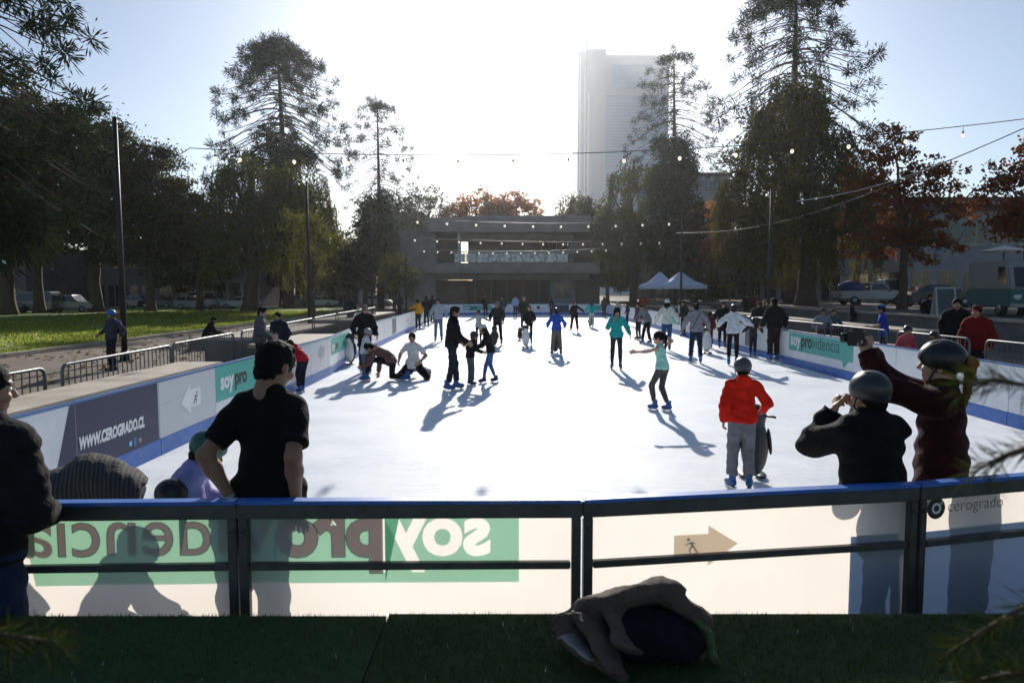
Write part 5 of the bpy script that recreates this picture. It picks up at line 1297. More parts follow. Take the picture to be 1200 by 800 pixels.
# ------------------------------------------------------------------ vehicles
m_tyre = pbr('tyre', (.015,.015,.016), .85); m_rim = pbr('rim', (.35,.35,.36), .35, .8); m_lamp = pbr('lamp_glass', (.6,.6,.58), .15); m_tail = pbr('tail_lamp', (.35,.02,.02), .25)
def paint(c): return pbr('paint_'+str(c), c, .32, spec=.6, noise=.04, nscale=3)
def car(label, x, y, z, rz, kind, col, group='vehicles parked along the streets'):
    """side view runs along local x, nose at +x"""
    t = thing('parked_car' if kind in ('sedan','hatch') else 'pickup_truck' if kind == 'pickup' else 'van', label, 'car' if kind in ('sedan','hatch') else 'pickup' if kind == 'pickup' else 'van', (x,y,z), R(rz), group)
    pm = paint(col)
    if kind == 'sedan': L, H, body, cab = 4.3, 1.42, [(-2.12,.32),(-2.15,.72),(-2.05,.90),(-1.35,.94),(1.05,.92),(1.9,.80),(2.12,.62),(2.12,.32)], [(-1.75,.93),(-1.05,1.40),(.25,1.42),(1.08,.92)]
    if kind == 'hatch': L, H, body, cab = 3.9, 1.5, [(-1.9,.32),(-1.95,.75),(-1.88,.95),(1.0,.95),(1.75,.82),(1.95,.6),(1.95,.32)], [(-1.86,.95),(-1.55,1.46),(.15,1.5),(1.03,.95)]
    if kind == 'pickup': L, H, body, cab = 5.0, 1.65, [(-2.5,.45),(-2.5,1.02),(-.35,1.02),(1.1,1.02),(2.2,.95),(2.45,.80),(2.45,.40)], [(-.42,1.02),(-.32,1.64),(.55,1.66),(1.12,1.02)]
    if kind == 'van': L, H, body, cab = 4.6, 1.95, [(-2.2,.35),(-2.25,1.05),(1.5,1.05),(2.25,.85),(2.3,.35)], [(-2.22,1.05),(-2.15,1.85),(-1.9,1.95),(.75,1.95),(1.52,1.05)]
    w2 = .84
    b = MB(); b.prism(body, -w2, w2, 'y'); b.build('body', pm, t, bevel=.05)
    c = MB(); n = len(cab)
    vs = [(p[0],-w2+.02-(-(.0 if i in (0,n-1) else .14)),p[1]) for i,p in enumerate(cab)]+[(p[0],w2-.02-(.0 if i in (0,n-1) else .14),p[1]) for i,p in enumerate(cab)]
    c.add(vs, [tuple(range(n-1,-1,-1)),tuple(range(n,2*n))]+[(i,(i+1)%n,n+(i+1)%n,n+i) for i in range(n)]); cabo = c.build('cabin', pm, t, bevel=.03)
    # windows follow the cabin sides
    cen = Vector((sum(p[0] for p in cab)/n, sum(p[1] for p in cab)/n))
    x0 = cab[0][0]; x1 = cab[-1][0]
    for sy in (-1,1):
        def sidep(px, pz):
            k = (pz-cab[0][1])/(max(p[1] for p in cab)-cab[0][1]); return (px, sy*(w2-.02-.14*min(1,k)+.006), pz)
        zb, zt = cab[0][1]+.05, H-.10
        def edge(i,j,z): a,b_ = cab[i],cab[j]; k = (z-a[1])/(b_[1]-a[1]); return a[0]+(b_[0]-a[0])*k
        xl0, xl1 = edge(0,1,zb)+.10, edge(0,1,min(zt,cab[1][1]))+.10; xr0, xr1 = edge(n-1,n-2,zb)-.10, edge(n-1,n-2,min(zt,cab[n-2][1]))-.10
        mid = (xl1+xr1)/2 if kind != 'pickup' else None
        parts = [(xl0,xl1,xr0,xr1)] if mid is None else [(xl0,xl1,mid-.04,mid-.04),(mid+.04,mid+.04,xr0,xr1)]
        for a0,a1,b0,b1 in parts:
            q = MB(); q.add([sidep(a0,zb),sidep(b0,zb),sidep(b1,zt),sidep(a1,zt)], [(0,1,2,3)]); q.build('side_window', m_glass, t)
    for i,j,nm in ((n-1,n-2,'windscreen'),(0,1,'rear_window')):
        a,b_ = Vector(cab[i]), Vector(cab[j]); d = (b_-a); nn = Vector((d.y,-d.x)).normalized()*(1 if i else -1)*.008
        p0 = a+d*.10+nn; p1 = a+d*.88+nn
        q = MB(); q.add([(p0.x,-w2+.12,p0.y),(p0.x,w2-.12,p0.y),(p1.x,w2-.24,p1.y),(p1.x,-w2+.24,p1.y)], [(0,1,2,3)]); q.build(nm, m_glass, t)
    wb = {'sedan':1.30,'hatch':1.2,'pickup':1.55,'van':1.35}[kind]
    for sx in (-1,1):
        for sy in (-1,1):
            q = MB(); q.lathe([(.20,-.10),(.30,-.10),(.32,-.06),(.32,.06),(.30,.10),(.20,.10)], (sx*wb,sy*(w2-.08),.32), 20, axis='y'); wh = q.build('wheel', m_tyre, t)
            q = MB(); q.lathe([(.02,-.112),(.19,-.105),(.20,.105),(.02,.112)], (sx*wb,sy*(w2-.08),.32), 16, axis='y'); q.build('rim', m_rim, wh)
        e = max(p[0] for p in body) if sx > 0 else min(p[0] for p in body)
        for sy in (-1,1):
            q = MB(); q.box((e-.03 if sx > 0 else e-.025, sy*.62-.16, .62),(e+.025 if sx > 0 else e+.03, sy*.62+.16, .76)); q.build('headlight' if sx > 0 else 'tail_light', m_lamp if sx > 0 else m_tail, t, bevel=.01)
        q = MB(); q.box((e-.06,-.80,.36),(e+.06,.80,.52)); q.build('bumper', m_steel, t, bevel=.02)
    for sy in (-1,1):
        q = MB(); q.box((x1-.25,min(sy*(w2+.01),sy*(w2+.17)),.98),(x1-.13,max(sy*(w2+.01),sy*(w2+.17)),1.10)); q.build('mirror', m_dark, t, bevel=.02)
    return t
car('white pickup truck parked beyond the lawn at the far left', XY(82,64), 64, 0, 0, 'pickup', '#8e8e8b')  # shade put into the paint: white bodies of several cars toned grey
car('white and rust-red van parked left of the white pickup', XY(38,63), 63, 0, 180, 'van', '#7d7a77')
car('dark car at the left edge behind a tree trunk', XY(2,62), 62, 0, 0, 'sedan', '#55585c')
car('small pale car just right of the dark lamp pole', XY(163,80), 80, 0, 0, 'hatch', '#85898d')
car('dark sedan right of the small pale car', XY(186,80), 80, 0, 0, 'sedan', '#3a3c40')
car('silver hatchback on the street left of the weeping trunk', XY(228,74), 74, 0, 0, 'hatch', '#8f979f')
car('white van partly hidden behind the silver hatchback', XY(244,80), 80, 0, 0, 'van', '#8f9191')
car('pale blue-white sedan beside the weeping tree trunk', XY(282,76), 76, 0, 180, 'sedan', '#b9c0c8')
car('white car glimpsed under the small forked tree', XY(350,84), 84, 0, 0, 'hatch', '#9a9a9a')
car('bright white sedan right of the small forked tree', XY(374,84), 84, 0, 0, 'sedan', '#d0d2d4')
car('white car near the foot of the slender bunya pine', XY(442,88), 88, 0, 0, 'hatch', '#c9ccd0')
tr = car('white pickup with blue tarpaulin load under the russet plane tree', XY(1020,50), 50, 1.0, 0, 'pickup', '#a4a6a8')
V, Q = sdf_arrays([ell((0,0,.35),(.95,.72,.55)), half((0,0,.05),(0,0,-1))], .06, .05)
tag(link('tarpaulin_load', mesh_np('tarpaulin_load', V+np.array((XY(1020,50)-1.45,50,1.0+.86)), Q, pbr('tarp', (.03,.05,.16), .6), smooth=True)), 'dark blue tarpaulin load heaped on the pickup bed', 'load')
car('white van parked right behind the pickup with blue load', XY(1062,54), 54, 1.0, 0, 'van', '#9a9c9c')
car('dark car on the right street behind the chalkboard', XY(1098,44), 44, 1.0, 0, 'sedan', '#2a2b2e')
def food_truck():
    x, y = XY(1216,26), 26.0; t = thing('food_truck', 'teal and white food truck with big windscreen at the right edge', 'food truck', (x,y,1.0), R(-14))
    tl = paint('#1c5f5e'); wh = paint('#83837f')  # shade put into both paints: teal darkened, white toned down to grey
    # nose faces the camera (-y) a little to the left; body runs back
    b = MB(); b.prism([(-.05,.40),(-.10,1.05),(3.9,1.05),(3.9,.38)], -1.0, 1.0, 'x'); b.build('lower_body', tl, t, bevel=.06)
    b = MB(); b.prism([(-.10,1.055),(.28,2.0),(.5,2.2),(3.9,2.2),(3.9,1.055)], -.96, .96, 'x'); b.build('upper_body', wh, t, bevel=.06)
    q = MB(); q.add([(-.78,-.075,1.14),(.78,-.075,1.14),(.74,.235,1.92),(-.74,.235,1.92)], [(0,1,2,3)]); ws = q.build('windscreen', m_glass, t)
    q = MB(); q.box((-.02,.03,1.14),(.02,.10,1.30)); q.obox((0,-.085,1.14),(0,.225,1.92), .03,.02); q.build('divider', wh, ws)
    for sx in (-1,1):
        q = MB(); q.add([(sx*.966,.22,1.25),(sx*.966,1.0,1.25),(sx*.966,1.0,1.95),(sx*.966,.42,1.95)], [(0,1,2,3)]); q.build('side_window', m_glass, t)
        q = MB(); q.lathe([(.13,0),(.14,.03),(.10,.05)], (sx*.68,-.085,.80), 16, axis='y'); hl = q.build('headlight', m_lamp, t)
        for yy in (.75,3.1):
            q = MB(); q.lathe([(.2,-.1),(.31,-.1),(.33,0),(.31,.1),(.2,.1)], (sx*.88,yy,.33), 18, axis='x'); wl = q.build('wheel', m_tyre, t); q = MB(); q.lathe([(.03,-.11),(.19,-.108),(.19,.108),(.03,.11)], (sx*.88,yy,.33), 14, axis='x'); q.build('rim', m_rim, wl)
    q = MB(); q.box((-.98,-.20,.38),(.98,-.07,.52)); q.build('bumper', wh, t, bevel=.03)
food_truck()
def a_board():
    x, y = XY(1107,27), 27.0; t = thing('chalkboard_sign', 'leaning chalkboard menu sign in front of the food truck', 'sign', (x,y,1.0), R(-12))
    for sy, nm in ((-1,'front'),(1,'rear')):
        b = MB(); b.obox((0,sy*.34,0),(0,sy*.03,1.15), .72,.03, up=(0,1,0)); f = b.build('panel_frame', m_plast, t)
        b = MB(); b.obox((0,sy*.335-.0,.10),(0,sy*.055,1.08), .60,.045, up=(0,1,0)); b.build('slate', pbr('slate', (.05,.06,.065), .6, noise=.3, nscale=5), f)
a_board()
def canopy(label, px, Y, w, gx):
    x = XY(px,Y); t = thing('pop_up_canopy', label, 'canopy', (x,Y,0), 0, 'white pop-up canopies'); h = 2.45
    m = pbr('canopy_fabric', (.62,.64,.80), .7, noise=.05, nscale=2)
    b = MB(); n = 12
    ring = [(-w/2,-w/2),(0,-w/2),(w/2,-w/2),(w/2,0),(w/2,w/2),(0,w/2),(-w/2,w/2),(-w/2,0)]
    v = [(p[0],p[1],h) for p in ring]+[(p[0]*.5,p[1]*.5,h+.38) for p in ring]+[(p[0]*.16,p[1]*.16,h+.92) for p in ring]+[(0,0,h+1.12)]+[(p[0],p[1],h-.28) for p in ring]
    f = [(i,(i+1)%8,8+(i+1)%8,8+i) for i in range(8)]+[(8+i,8+(i+1)%8,16+(i+1)%8,16+i) for i in range(8)]+[(16+i,16+(i+1)%8,24) for i in range(8)]+[(25+i,25+(i+1)%8,(i+1)%8,i) for i in range(8)]
    b.add(v, f); b.build('roof', m, t)
    for sx in (-1,1):
        for sy in (-1,1): q = MB(); q.box((sx*(w/2-.06)-.03,sy*(w/2-.06)-.03,0),(sx*(w/2-.06)+.03,sy*(w/2-.06)+.03,h)); q.build('leg', m_steel, t)
canopy('white pop-up canopy on the left of the pair', 773, 56, 2.9, 0)
canopy('white pop-up canopy on the right of the pair', 797, 55, 3.4, 0)
def parasol():
    x, y = XY(1174,34), 34.0; t = thing('parasol', 'white flat parasol above the food truck', 'parasol', (x,y,1.0))
    b = MB(); b.lathe([(1.05,2.95),(1.02,2.99),(.5,3.12),(.03,3.24)], n=10); b.build('canopy', pbr('parasol_cloth', (.66,.62,.55), .8), t); b = MB(); b.tube([(0,0,0),(0,0,3.2)], .03, 8); b.build('pole', m_steel, t); b = MB(); b.lathe([(.3,0),(.3,.06),(.05,.1)]); b.build('base', m_concd, t)
parasol()
# ------------------------------------------------------------------ crowd-control barriers
m_galv = pbr('galvanised', (.15,.15,.155), .5, .6, noise=.15, nscale=10)
def barricade(label, a, b, group='crowd barriers around the rink'):
    a = Vector((*a,0)); b_ = Vector((*b,0)); L = (b_-a).length; t = thing('crowd_barrier', label, 'barrier', a, math.atan2(b_.y-a.y,b_.x-a.x), group)
    f = MB(); r = .10; pts = [(0.04,0,.12),(0.04,0,1.0)]+[(.04+r-r*math.cos(x),0,1.0+r*math.sin(x)) for x in (.5,1.0,1.57)]+[(L-.04-r+r*math.sin(x),0,1.0+r*math.cos(x)) for x in (0,.5,1.0)]+[(L-.04,0,1.0),(L-.04,0,.12)]
    f.tube(pts, .021, 8); f.tube([(.04,0,.22),(L-.04,0,.22)], .018, 8); f.build('frame', m_galv, t)
    g = MB(); n = int(L/.13)
    for i in range(1,n): g.tube([(.04+(L-.08)*i/n,0,.22),(.04+(L-.08)*i/n,0,1.09)], .008, 5, caps=False)
    g.build('bars', m_galv, t)
    for x in (.35,L-.35): q = MB(); q.box((x-.03,-.30,0.002),(x+.03,.30,.03)); q.box((x-.02,-.018,.03),(x+.02,.018,.22)); q.build('foot', m_galv, t)
    return t
def GZ(px,py,z): p = G(px,py,z); return (p.x,p.y)
barricade('crowd barrier at the left edge behind the dark quilted jacket', (-5.42,5.7), (-5.50,8.02))
barricade('crowd barrier behind the tan ledge, under the helmeted man at the pole', (-5.50,8.26), (-5.68,11.35))
barricade('crowd barrier in front of the seated dark figure', (-5.8,11.6), (-6.0,14.7))
barricade('crowd barrier beside the standing man in grey jacket', (-6.05,15.2), (-6.3,18.6))
barricade('crowd barrier along the path, fifth from the camera on the left', (-6.35,18.9), (-6.6,22.6))
barricade('crowd barrier along the path, sixth from the camera on the left', (-6.65,22.9), (-6.95,27.0))
barricade('crowd barrier along the path, seventh from the camera on the left', (-7.0,27.4), (-7.25,32))
barricade('crowd barrier along the path, farthest on the left', (-7.3,32.4), (-7.6,38))
barricade('crowd barrier behind the teal board, with two seated visitors', (8.55,18.6), (8.45,21.0))
barricade('crowd barrier right of the teal board behind the raised camera', (8.6,15.6), (8.55,18.3))
barricade('crowd barrier behind the pink-shirted child with helmet', (8.7,12.9), (8.65,15.3))
barricade('crowd barrier at the right edge below the red jacket', (8.8,10.2), (8.75,12.6))
barricade('crowd barrier beyond the long brown coat on the right', (8.4,21.4), (8.35,24.4))
barricade('crowd barrier farther along the right boards', (8.35,24.8), (8.3,28.4))
# ------------------------------------------------------------------ poles and string lights
m_pole = pbr('pole_black', (.018,.018,.02), .5, .3)
def pole(label, x, y, h, r, z0=0):
    t = thing('lamp_pole', label, 'pole', (x,y,z0), 0, 'slim poles carrying the string lights')
    b = MB(); b.tube([(0,0,0),(0,0,h*.5),(0,0,h)], [r,r*.85,r*.65], 10); b.build('shaft', m_pole, t)
    b = MB(); b.box((-r*2,-r*2,0),(r*2,r*2,.03)); b.lathe([(r*1.6,.03),(r*1.4,.25),(r*1.05,.30)], n=10); b.build('base', m_pole, t)
    b = MB(); b.tube([(0,0,h-.15),(.18,0,h-.12)], .012, 6); b.lathe([(r*.9,h),(r*.5,h+.06)], n=10); b.build('hook', m_pole, t)
    return t
P1 = G(147,430); pole('thick black pole standing by the helmeted man on the left', XY(143,19.5), 19.5, 6.8, .085)
pole('thin dark pole between the small forked tree and the boards', XY(362,27), 27, 6.2, .07)
pole('thin dark pole near the slender bunya pine', XY(436,39), 39, 6.3, .08)
pole('short dark pole left of the cafe wall', XY(476,52), 52, 5.2, .08)
pole('dark pole in front of the white pop-up canopies', XY(798,42), 42, 6.4, .08)
pole('dark pole behind the long brown coat on the right', XY(901,29), 29, 6.2, .07)
pole('far dark pole right of the cafe', XY(742,58), 58, 6.0, .05)
pole('dark pole just outside the right edge', 14.9, 19.4, 6.9, .10)
def bulb_mat():
    m, nt, out = newmat('frosted_bulb'); N = nt.nodes; L = nt.links
    d = N.new('ShaderNodeBsdfDiffuse'); d.inputs[0].default_value = (.8,.78,.74,1); t = N.new('ShaderNodeBsdfTranslucent'); t.inputs[0].default_value = (.95,.92,.85,1)
    e = N.new('ShaderNodeEmission'); e.inputs[0].default_value = (1,.93,.80,1); e.inputs[1].default_value = .25
    mx = N.new('ShaderNodeMixShader'); mx.inputs[0].default_value = .65; L.new(d.outputs[0], mx.inputs[1]); L.new(t.outputs[0], mx.inputs[2])
    ad = N.new('ShaderNodeAddShader'); L.new(mx.outputs[0], ad.inputs[0]); L.new(e.outputs[0], ad.inputs[1]); L.new(ad.outputs[0], out.inputs[0]); return m
m_bulb = bulb_mat()
def string(label, pts, bulbs, sag=.35, drop=.18, br=.055):
    """cable through pts with bulbs at the given fractions"""
    t = thing('string_lights', label, 'string lights', (0,0,0), 0, 'festoon string lights over the rink')
    P = [Vector(p) for p in pts]; c = []
    for i in range(len(P)-1):
        for k in range(16):
            x = k/16; q = P[i].lerp(P[i+1],x); q.z -= sag*4*x*(1-x); c.append(q)
    c.append(P[-1]); b = MB(); b.tube(c, .012, 5); b.build('cable', m_pole, t)
    sk = None; v, f = uvs(br,10,7); v = v*np.array((1,1,1.25))
    L = len(c)-1; bo0 = None
    for fr in bulbs:
        x = fr*L; k = min(int(x),L-1); q = c[k].lerp(c[k+1], x-k)
        if bo0 is None:
            me = mesh_np('bulb', v+np.array((0,0,-drop)), f, m_bulb, smooth=True)
            s = MB(); s.tube([(0,0,0),(0,0,-drop+.11)], .007, 5); s.tube([(0,0,-drop+.12),(0,0,-drop+.045)], .026, 8)
            bo = link('bulb', me, t); so_ = s.build('socket', m_pole, bo); bo0 = (bo, so_)
        else:
            bo = bo0[0].copy(); COL.objects.link(bo); bo.parent = t; s2 = bo0[1].copy(); COL.objects.link(s2); s2.parent = bo
        bo.location = q
zt = 6.55
string('nearest string of bulbs, running from the thick black pole across the rink', [(XY(143,19.5)+.1,19.5,6.7),(XY(228,20),20,6.10),(14.9,19.4,6.85)], [0.515]+[.53+.0325*i for i in range(0,14)], sag=.55, drop=.26, br=.052)
string('second string of bulbs, level with the cafe roof', [(XY(436,39),39,6.25),(XY(798,42),42,6.3)], [.14+.0905*i for i in range(10)], sag=.30, drop=.20, br=.065)
string('third string of bulbs below the cafe roof edge', [(XY(476,52),52,5.15+.9),(XY(742,58)+4,58,6.3)], [.03+.0735*i for i in range(13)], sag=.25, drop=.2, br=.07)
string('farthest string of bulbs in front of the cafe terrace', [(XY(490,64),64,5.9),(XY(742,62),62,6.0)], [.03+.065*i for i in range(14)], sag=.3, drop=.2, br=.075)
b = MB(); b.tube([tuple(p) for p in wob((XY(791,44),44,5.7),(14.9,19.4,6.8),10,.0,-.04)], .014, 5); tag(b.build('cable', m_pole), 'dark bare cable slanting through the right-hand trees', 'cable')
b = MB(); b.tube([tuple(p) for p in wob((14.9,19.4,6.8),(XY(930,34),34,6.4),8,.0,-.03)], .016, 5); tag(b.build('cable', m_plast), 'bare pale cable sloping up to the right edge', 'cable')
# ------------------------------------------------------------------ the people
BLK='#14151a'; CH='#24262b'; NAVY='#161c2e'; BLUE='#1b3ea6'; JEAN='#27395a'; LJEAN='#3f66a8'; GREY='#6a6c70'; LGREY='#a5a7aa'; WHT='#d9d9d6'; BRN='#4a352b'; DBRN='#251a15'
SK=('skate','#27548f'); SKD=('skate','#1c2a58'); SHO=('shoe','#1b1a1a')
HB='#120d0a'; HBR='#2b1a10'; HRED='#4d2413'; HGR='#6e6a66'; HBL='#7a5a30'
def on(px, pf, pt, hat=0.02):
    sc = (pf-341)/2; return G(px,pf,.012), (pf-pt)/sc-.06-hat
def P_(label, px, pf, pt, yaw, hat_h=.02, **k):
    pos, H = on(px, pf, pt, hat_h); k.setdefault('shoes', SK); k.setdefault('res', .022 if pos.y < 20 else .028)
    return person(label, pos, H, yaw, **k)
# ===== foreground
def striped_cloth():
    m = pbr('cloth_striped', (.05,.048,.05), .9, bump=.4, bscale=60, spec=.2); nt = m.node_tree; N = nt.nodes; L = nt.links
    b = next(n for n in N if n.type == 'BSDF_PRINCIPLED'); tc = N.new('ShaderNodeTexCoord'); w_ = N.new('ShaderNodeTexWave'); w_.bands_direction = 'Y'; w_.inputs['Scale'].default_value = 15; w_.inputs['Distortion'].default_value = 1.2; w_.inputs['Detail'].default_value = 2
    L.new(tc.outputs['Object'], w_.inputs['Vector']); rp = N.new('ShaderNodeValToRGB'); rp.color_ramp.elements[0].position = .35; rp.color_ramp.elements[1].position = .75; rp.color_ramp.elements[0].color = (.042,.040,.042,1); rp.color_ramp.elements[1].color = (.085,.078,.076,1)
    L.new(w_.outputs['Fac'], rp.inputs[0]); L.new(rp.outputs[0], b.inputs['Base Color']); return m
striped = striped_cloth()
# man leaning back on the rail, seen from behind
_, J4 = person('man in black T-shirt leaning both hands on the near barrier', (XY(309,3.27),3.27,.012), 1.73, -4, lean=5, shoulder=.138, bulk=.82, top=('tee','#0d0d0f'), bot=('jeans','#2a2c33'), skin='brown', hair=('short','#0c0a09'), head=(20,-22),
       RH=(.035,-.11,-.435), LH=(-.005,-.11,-.43), RE=(.3,-1,.1), LE=(-.75,-1,.1), hand=('drape','drape'), hdir=((.55,-.75,-.30),(.25,-.9,-.30)), hpalm=((0,.2,-1),(0,.2,-1)), res=.0115, shoes=SK, extras=(ex_bracelet,), fem=False)
# man outside the barrier at the left edge
person('man in dark quilted jacket and jeans standing outside the near barrier', (XY(-44,2.78),2.78,0), 1.76, -6, lean=2, side=3, top=('puffer','#17171b'), bot=('jeans','#1c2a48'), skin='tan', hair=('buzz','#120d0a'), head=(6,-38),
       RH=(-.04,.20,-.36), LH=(.04,.2,-.36), RE=(.55,-.9,-.1), res=.0115, shoes=SHO, bulk=.85)
# bent-over grey back
person('person bent far over in striped charcoal puffer jacket by the near barrier', (XY(96,3.80),3.80,.012), 1.68, 112, lean=104, top=('puffer',striped), bot=('jeans','#20222a'), skin='tan', hair=('short',HB), head=(88,0),
       RH=(.05,.16,-.46), LH=(-.05,.16,-.46), res=.0125, RF=(.14,.05), LF=(-.14,-.12), crouch=.10)
# kneeling child with dark green helmet
person('small child in dark green helmet and lilac puffer jacket', (XY(184,3.66),3.66,.012), 1.22, -70, lean=30, top=('puffer','#8b86b8'), bot=('leggings','#b02a58'), hat=('helmet','#24564c'), skin='tan', hair=('short',HBR), head=(28,10),
       RF=(.14,.10), LF=(-.14,.04), RH=(.05,.30,-.30), LH=(-.05,.30,-.30), res=.0125, extras=(ex_belt('#c22a5a'),))
person('small child whose black helmet just tops the near barrier', (XY(152,3.50),3.50,.012), 0.98, -80, lean=26, top=('jacket','#2a2a30'), bot=('jeans','#20222a'), hat=('helmet','#101216'), hair=('short',HB), head=(25,0), RF=(.12,.1), LF=(-.12,.04), RH=(.05,.30,-.30), res=.016)
# child in red with grey trousers
P_('child in bright red jacket and grey trousers pushing a dark penguin', 868, 574, 414, -6, .03, lean=3, top=('hoodie','#c8200f'), bot=('loose','#77777a'), hat=('helmet','#3a3c42'), hair=('short',HB), head=(8,-8),
   RH=(.17,.20,-.36), LH=(-.07,.02,-.50), RF=(.11,.0,0,-20), LF=(-.12,.02,0,18), res=.0125, shoes=('skate','#27548f'))
penguin('dark penguin aid ahead of the child in red', G(889,566,.012)+Vector((.0,.15,0)), -10, .86, '#26272a')
# right foreground pair inside the rink
person('person in black jacket and grey helmet with hands to the face at the near barrier', (XY(1030,3.52),3.52,.012), 1.53, 12, lean=4, top=('jacket','#0f0f12'), bot=('jeans','#15151a'), hat=('helmet','#2a2b30'), hair=('short',HB), head=(2,6),
       RH=(-.08,.24,.10), LH=(.08,.22,.10), RE=(.8,.1,-1), LE=(-.6,.1,-1), hand=('grip','grip'), hdir=((-.5,.5,.7),(.5,.5,.7)), res=.0125, bulk=1.3)
_, J7 = person('person in maroon sweatshirt and black helmet raising a camera over the boards', (XY(1112,3.72),3.72,.012), 1.68, 52, lean=2, top=('fleece','#300e0e'), bot=('jeans','#17171c'), hat=('helmet','#101015'), hair=('pony',HBL), skin='fair', head=(-2,0),
       RH=(-.15,.40,.27), LH=(.15,.40,.27), RE=(.35,.2,-1), LE=(-.35,.3,-1), hand=('grip','grip'), hdir=((-.25,.35,.9),(.15,.35,.9)), hpalm=((-.9,.4,0),(.9,.4,0)), res=.0125, extras=(ex_camera,), bulk=1.05)
# ===== left half of the ice
P_('child in red hoodie bent over the left boards', 352, 460, 388, 62, .0, lean=52, top=('hoodie','#b3142a'), bot=('loose','#1b1d26'), hair=('short',HB), head=(48,0), RH=(.06,.34,-.25), LH=(-.06,.36,-.20), shoes=('skate','#27548f'), RF=(.12,.05), LF=(-.12,-.1))
P_('old man in sunglasses and black coat watching two kneeling skaters', 428, 437, 354, -150, .02, lean=4, top=('coat','#121316'), bot=('jeans','#1b1d24'), hair=('buzz',HGR), skin='fair', head=(16,0), RH=(.14,.14,-.44), LH=(-.12,.08,-.48), extras=(ex_glasses,))
P_('child in white sweater and pale helmet facing the kneeling woman', 428, 446, 383, -62, .02, lean=10, top=('fleece',WHT), bot=('loose','#63666f'), hat=('helmet','#8b8f96'), hair=('pony',HBR), head=(18,0), RH=(.04,.32,-.28), LH=(-.04,.34,-.24), shoes=SKD)
person('woman in dusty brown top kneeling on the ice with hair hanging down', G(448,447,.012), 1.64, 78, lean=66, pelvis=(0,-.22,.50), top=('shirt','#6e4f48'), bot=('leggings','#15151a'), hair=('long',HB), head=(62,0), RF=(.16,-.55,0,0), LF=(-.14,.35,0,0), RH=(.06,.05,-.54), LH=(-.05,.30,-.36), shoes=('skate','#27548f'), fem=True, res=.02)
person('woman in white T-shirt kneeling on the ice with black leggings', G(484,444,.012), 1.66, 160, lean=8, pelvis=(0,-.05,.36), top=('tee',WHT), bot=('loose','#121217'), hair=('short',HB), skin='tan', head=(6,18), RF=(.20,-.36,-.0,0,(.1,-.8,-.25)), LF=(-.24,-.34,0,0,(-.1,-.8,-.25)), RK=(.6,1,-.4), LK=(-.6,1,-.4), RH=(.14,.16,-.36), LH=(-.12,.18,-.36), RE=(.8,-.8,0), LE=(-.8,-.8,0), fem=True, res=.02)
penguin('white-fronted penguin aid by the left boards beside the old man', G(411,427,.012), 155, .92)
P_('tall man in black jacket and jeans standing sideways mid-rink', 528, 458, 355, -72, .02, lean=5, top=('jacket','#101318'), bot=('jeans','#232a36'), hair=('short',HB), head=(10,-10), RH=(.06,.26,-.42), LH=(-.05,.22,-.44), shoes=('skate','#27548f'), RF=(.10,-.08,0,0), LF=(-.10,.16,0,0))
P_('small child in black jacket and dark helmet held by two adults', 552, 452, 386, -60, .02, lean=14, top=('jacket','#17181c'), bot=('jeans','#4a4f58'), hat=('helmet','#1d1f23'), hair=('short',HB), head=(14,0), RH=(.22,.20,-.30), LH=(-.2,.25,-.28), shoes=SKD)
P_('woman in white beanie and blue jeans bending to hold a child', 574, 449, 375, 88, .04, lean=20, top=('jacket','#1b1a1d'), bot=('leggings','#456694'), hat=('beanie','#c9c9c4'), hair=('long',HBR), head=(24,0), RH=(.10,.34,-.34), LH=(-.08,.36,-.32), RF=(.12,-.16,0,-8), LF=(-.10,.18,0,8), shoes=SKD, fem=True)
P_('man in pale denim jacket and jeans walking towards the camera', 514, 400, 348, 176, .02, lean=3, top=('jacket','#9aa2ad'), bot=('jeans','#5b6a80'), hair=('curly',HBR), RH=(.20,.06,-.44), LH=(-.2,.10,-.43), RF=(.12,.06), LF=(-.12,-.06), shoes=('skate','#2a2f42'))
P_('child in yellow sweatshirt with one arm out to the boards', 490, 386, 350, 30, .02, lean=4, top=('hoodie','#c98a12'), bot=('jeans','#181920'), hair=('short',HB), LH=(-.36,.12,-.22), RH=(.12,.06,-.46), shoes=SKD)
P_('person in black jacket just behind the yellow sweatshirt', 500, 383, 346, 20, .02, top=('jacket','#131418'), bot=('jeans','#1c1f28'), hair=('short',HB), shoes=SKD)
P_('second black-jacketed person in line behind the yellow sweatshirt', 507, 379, 345, -30, .02, top=('jacket','#1d1e24'), bot=('jeans','#22252e'), hair=('short',HBR), shoes=SKD)
P_('girl in pale grey top with both arms spread, behind the white beanie', 561, 404, 362, 178, .02, lean=6, top=('shirt','#a8acae'), bot=('leggings','#23252c'), hair=('pony',HB), RH=(.46,.05,-.20), LH=(-.46,.05,-.20), shoes=SKD, fem=True)
P_('man in grey coat and black trousers bending over a black penguin', 583, 404, 351, 174, .02, lean=14, top=('jacket','#25272c'), bot=('jeans','#17181d'), hair=('curly',HGR), head=(20,0), RH=(.08,.28,-.38), LH=(-.08,.26,-.40), RF=(.17,-.05), LF=(-.17,.05), shoes=SKD)
penguin('black penguin aid between the legs of the man in grey coat', G(580,404,.012)+Vector((0,-.55,0)), 20, .80, '#15161a')
P_('person standing tall and dark by the far teal slogan', 569, 371, 343, 170, .02, top=('coat','#15161a'), bot=('jeans','#1b1d24'), hair=('short',HB), shoes=SHO)
P_('person in slate jacket behind the man in grey coat', 589, 377, 346, 150, .02, top=('jacket','#2c3646'), bot=('jeans','#22252e'), hair=('short',HB), shoes=SKD)
P_('person in pale blue shirt with back turned at the far boards', 604, 372, 345, 5, .02, top=('shirt','#7f93b8'), bot=('jeans','#2b3040'), hair=('buzz',HB), shoes=SKD)
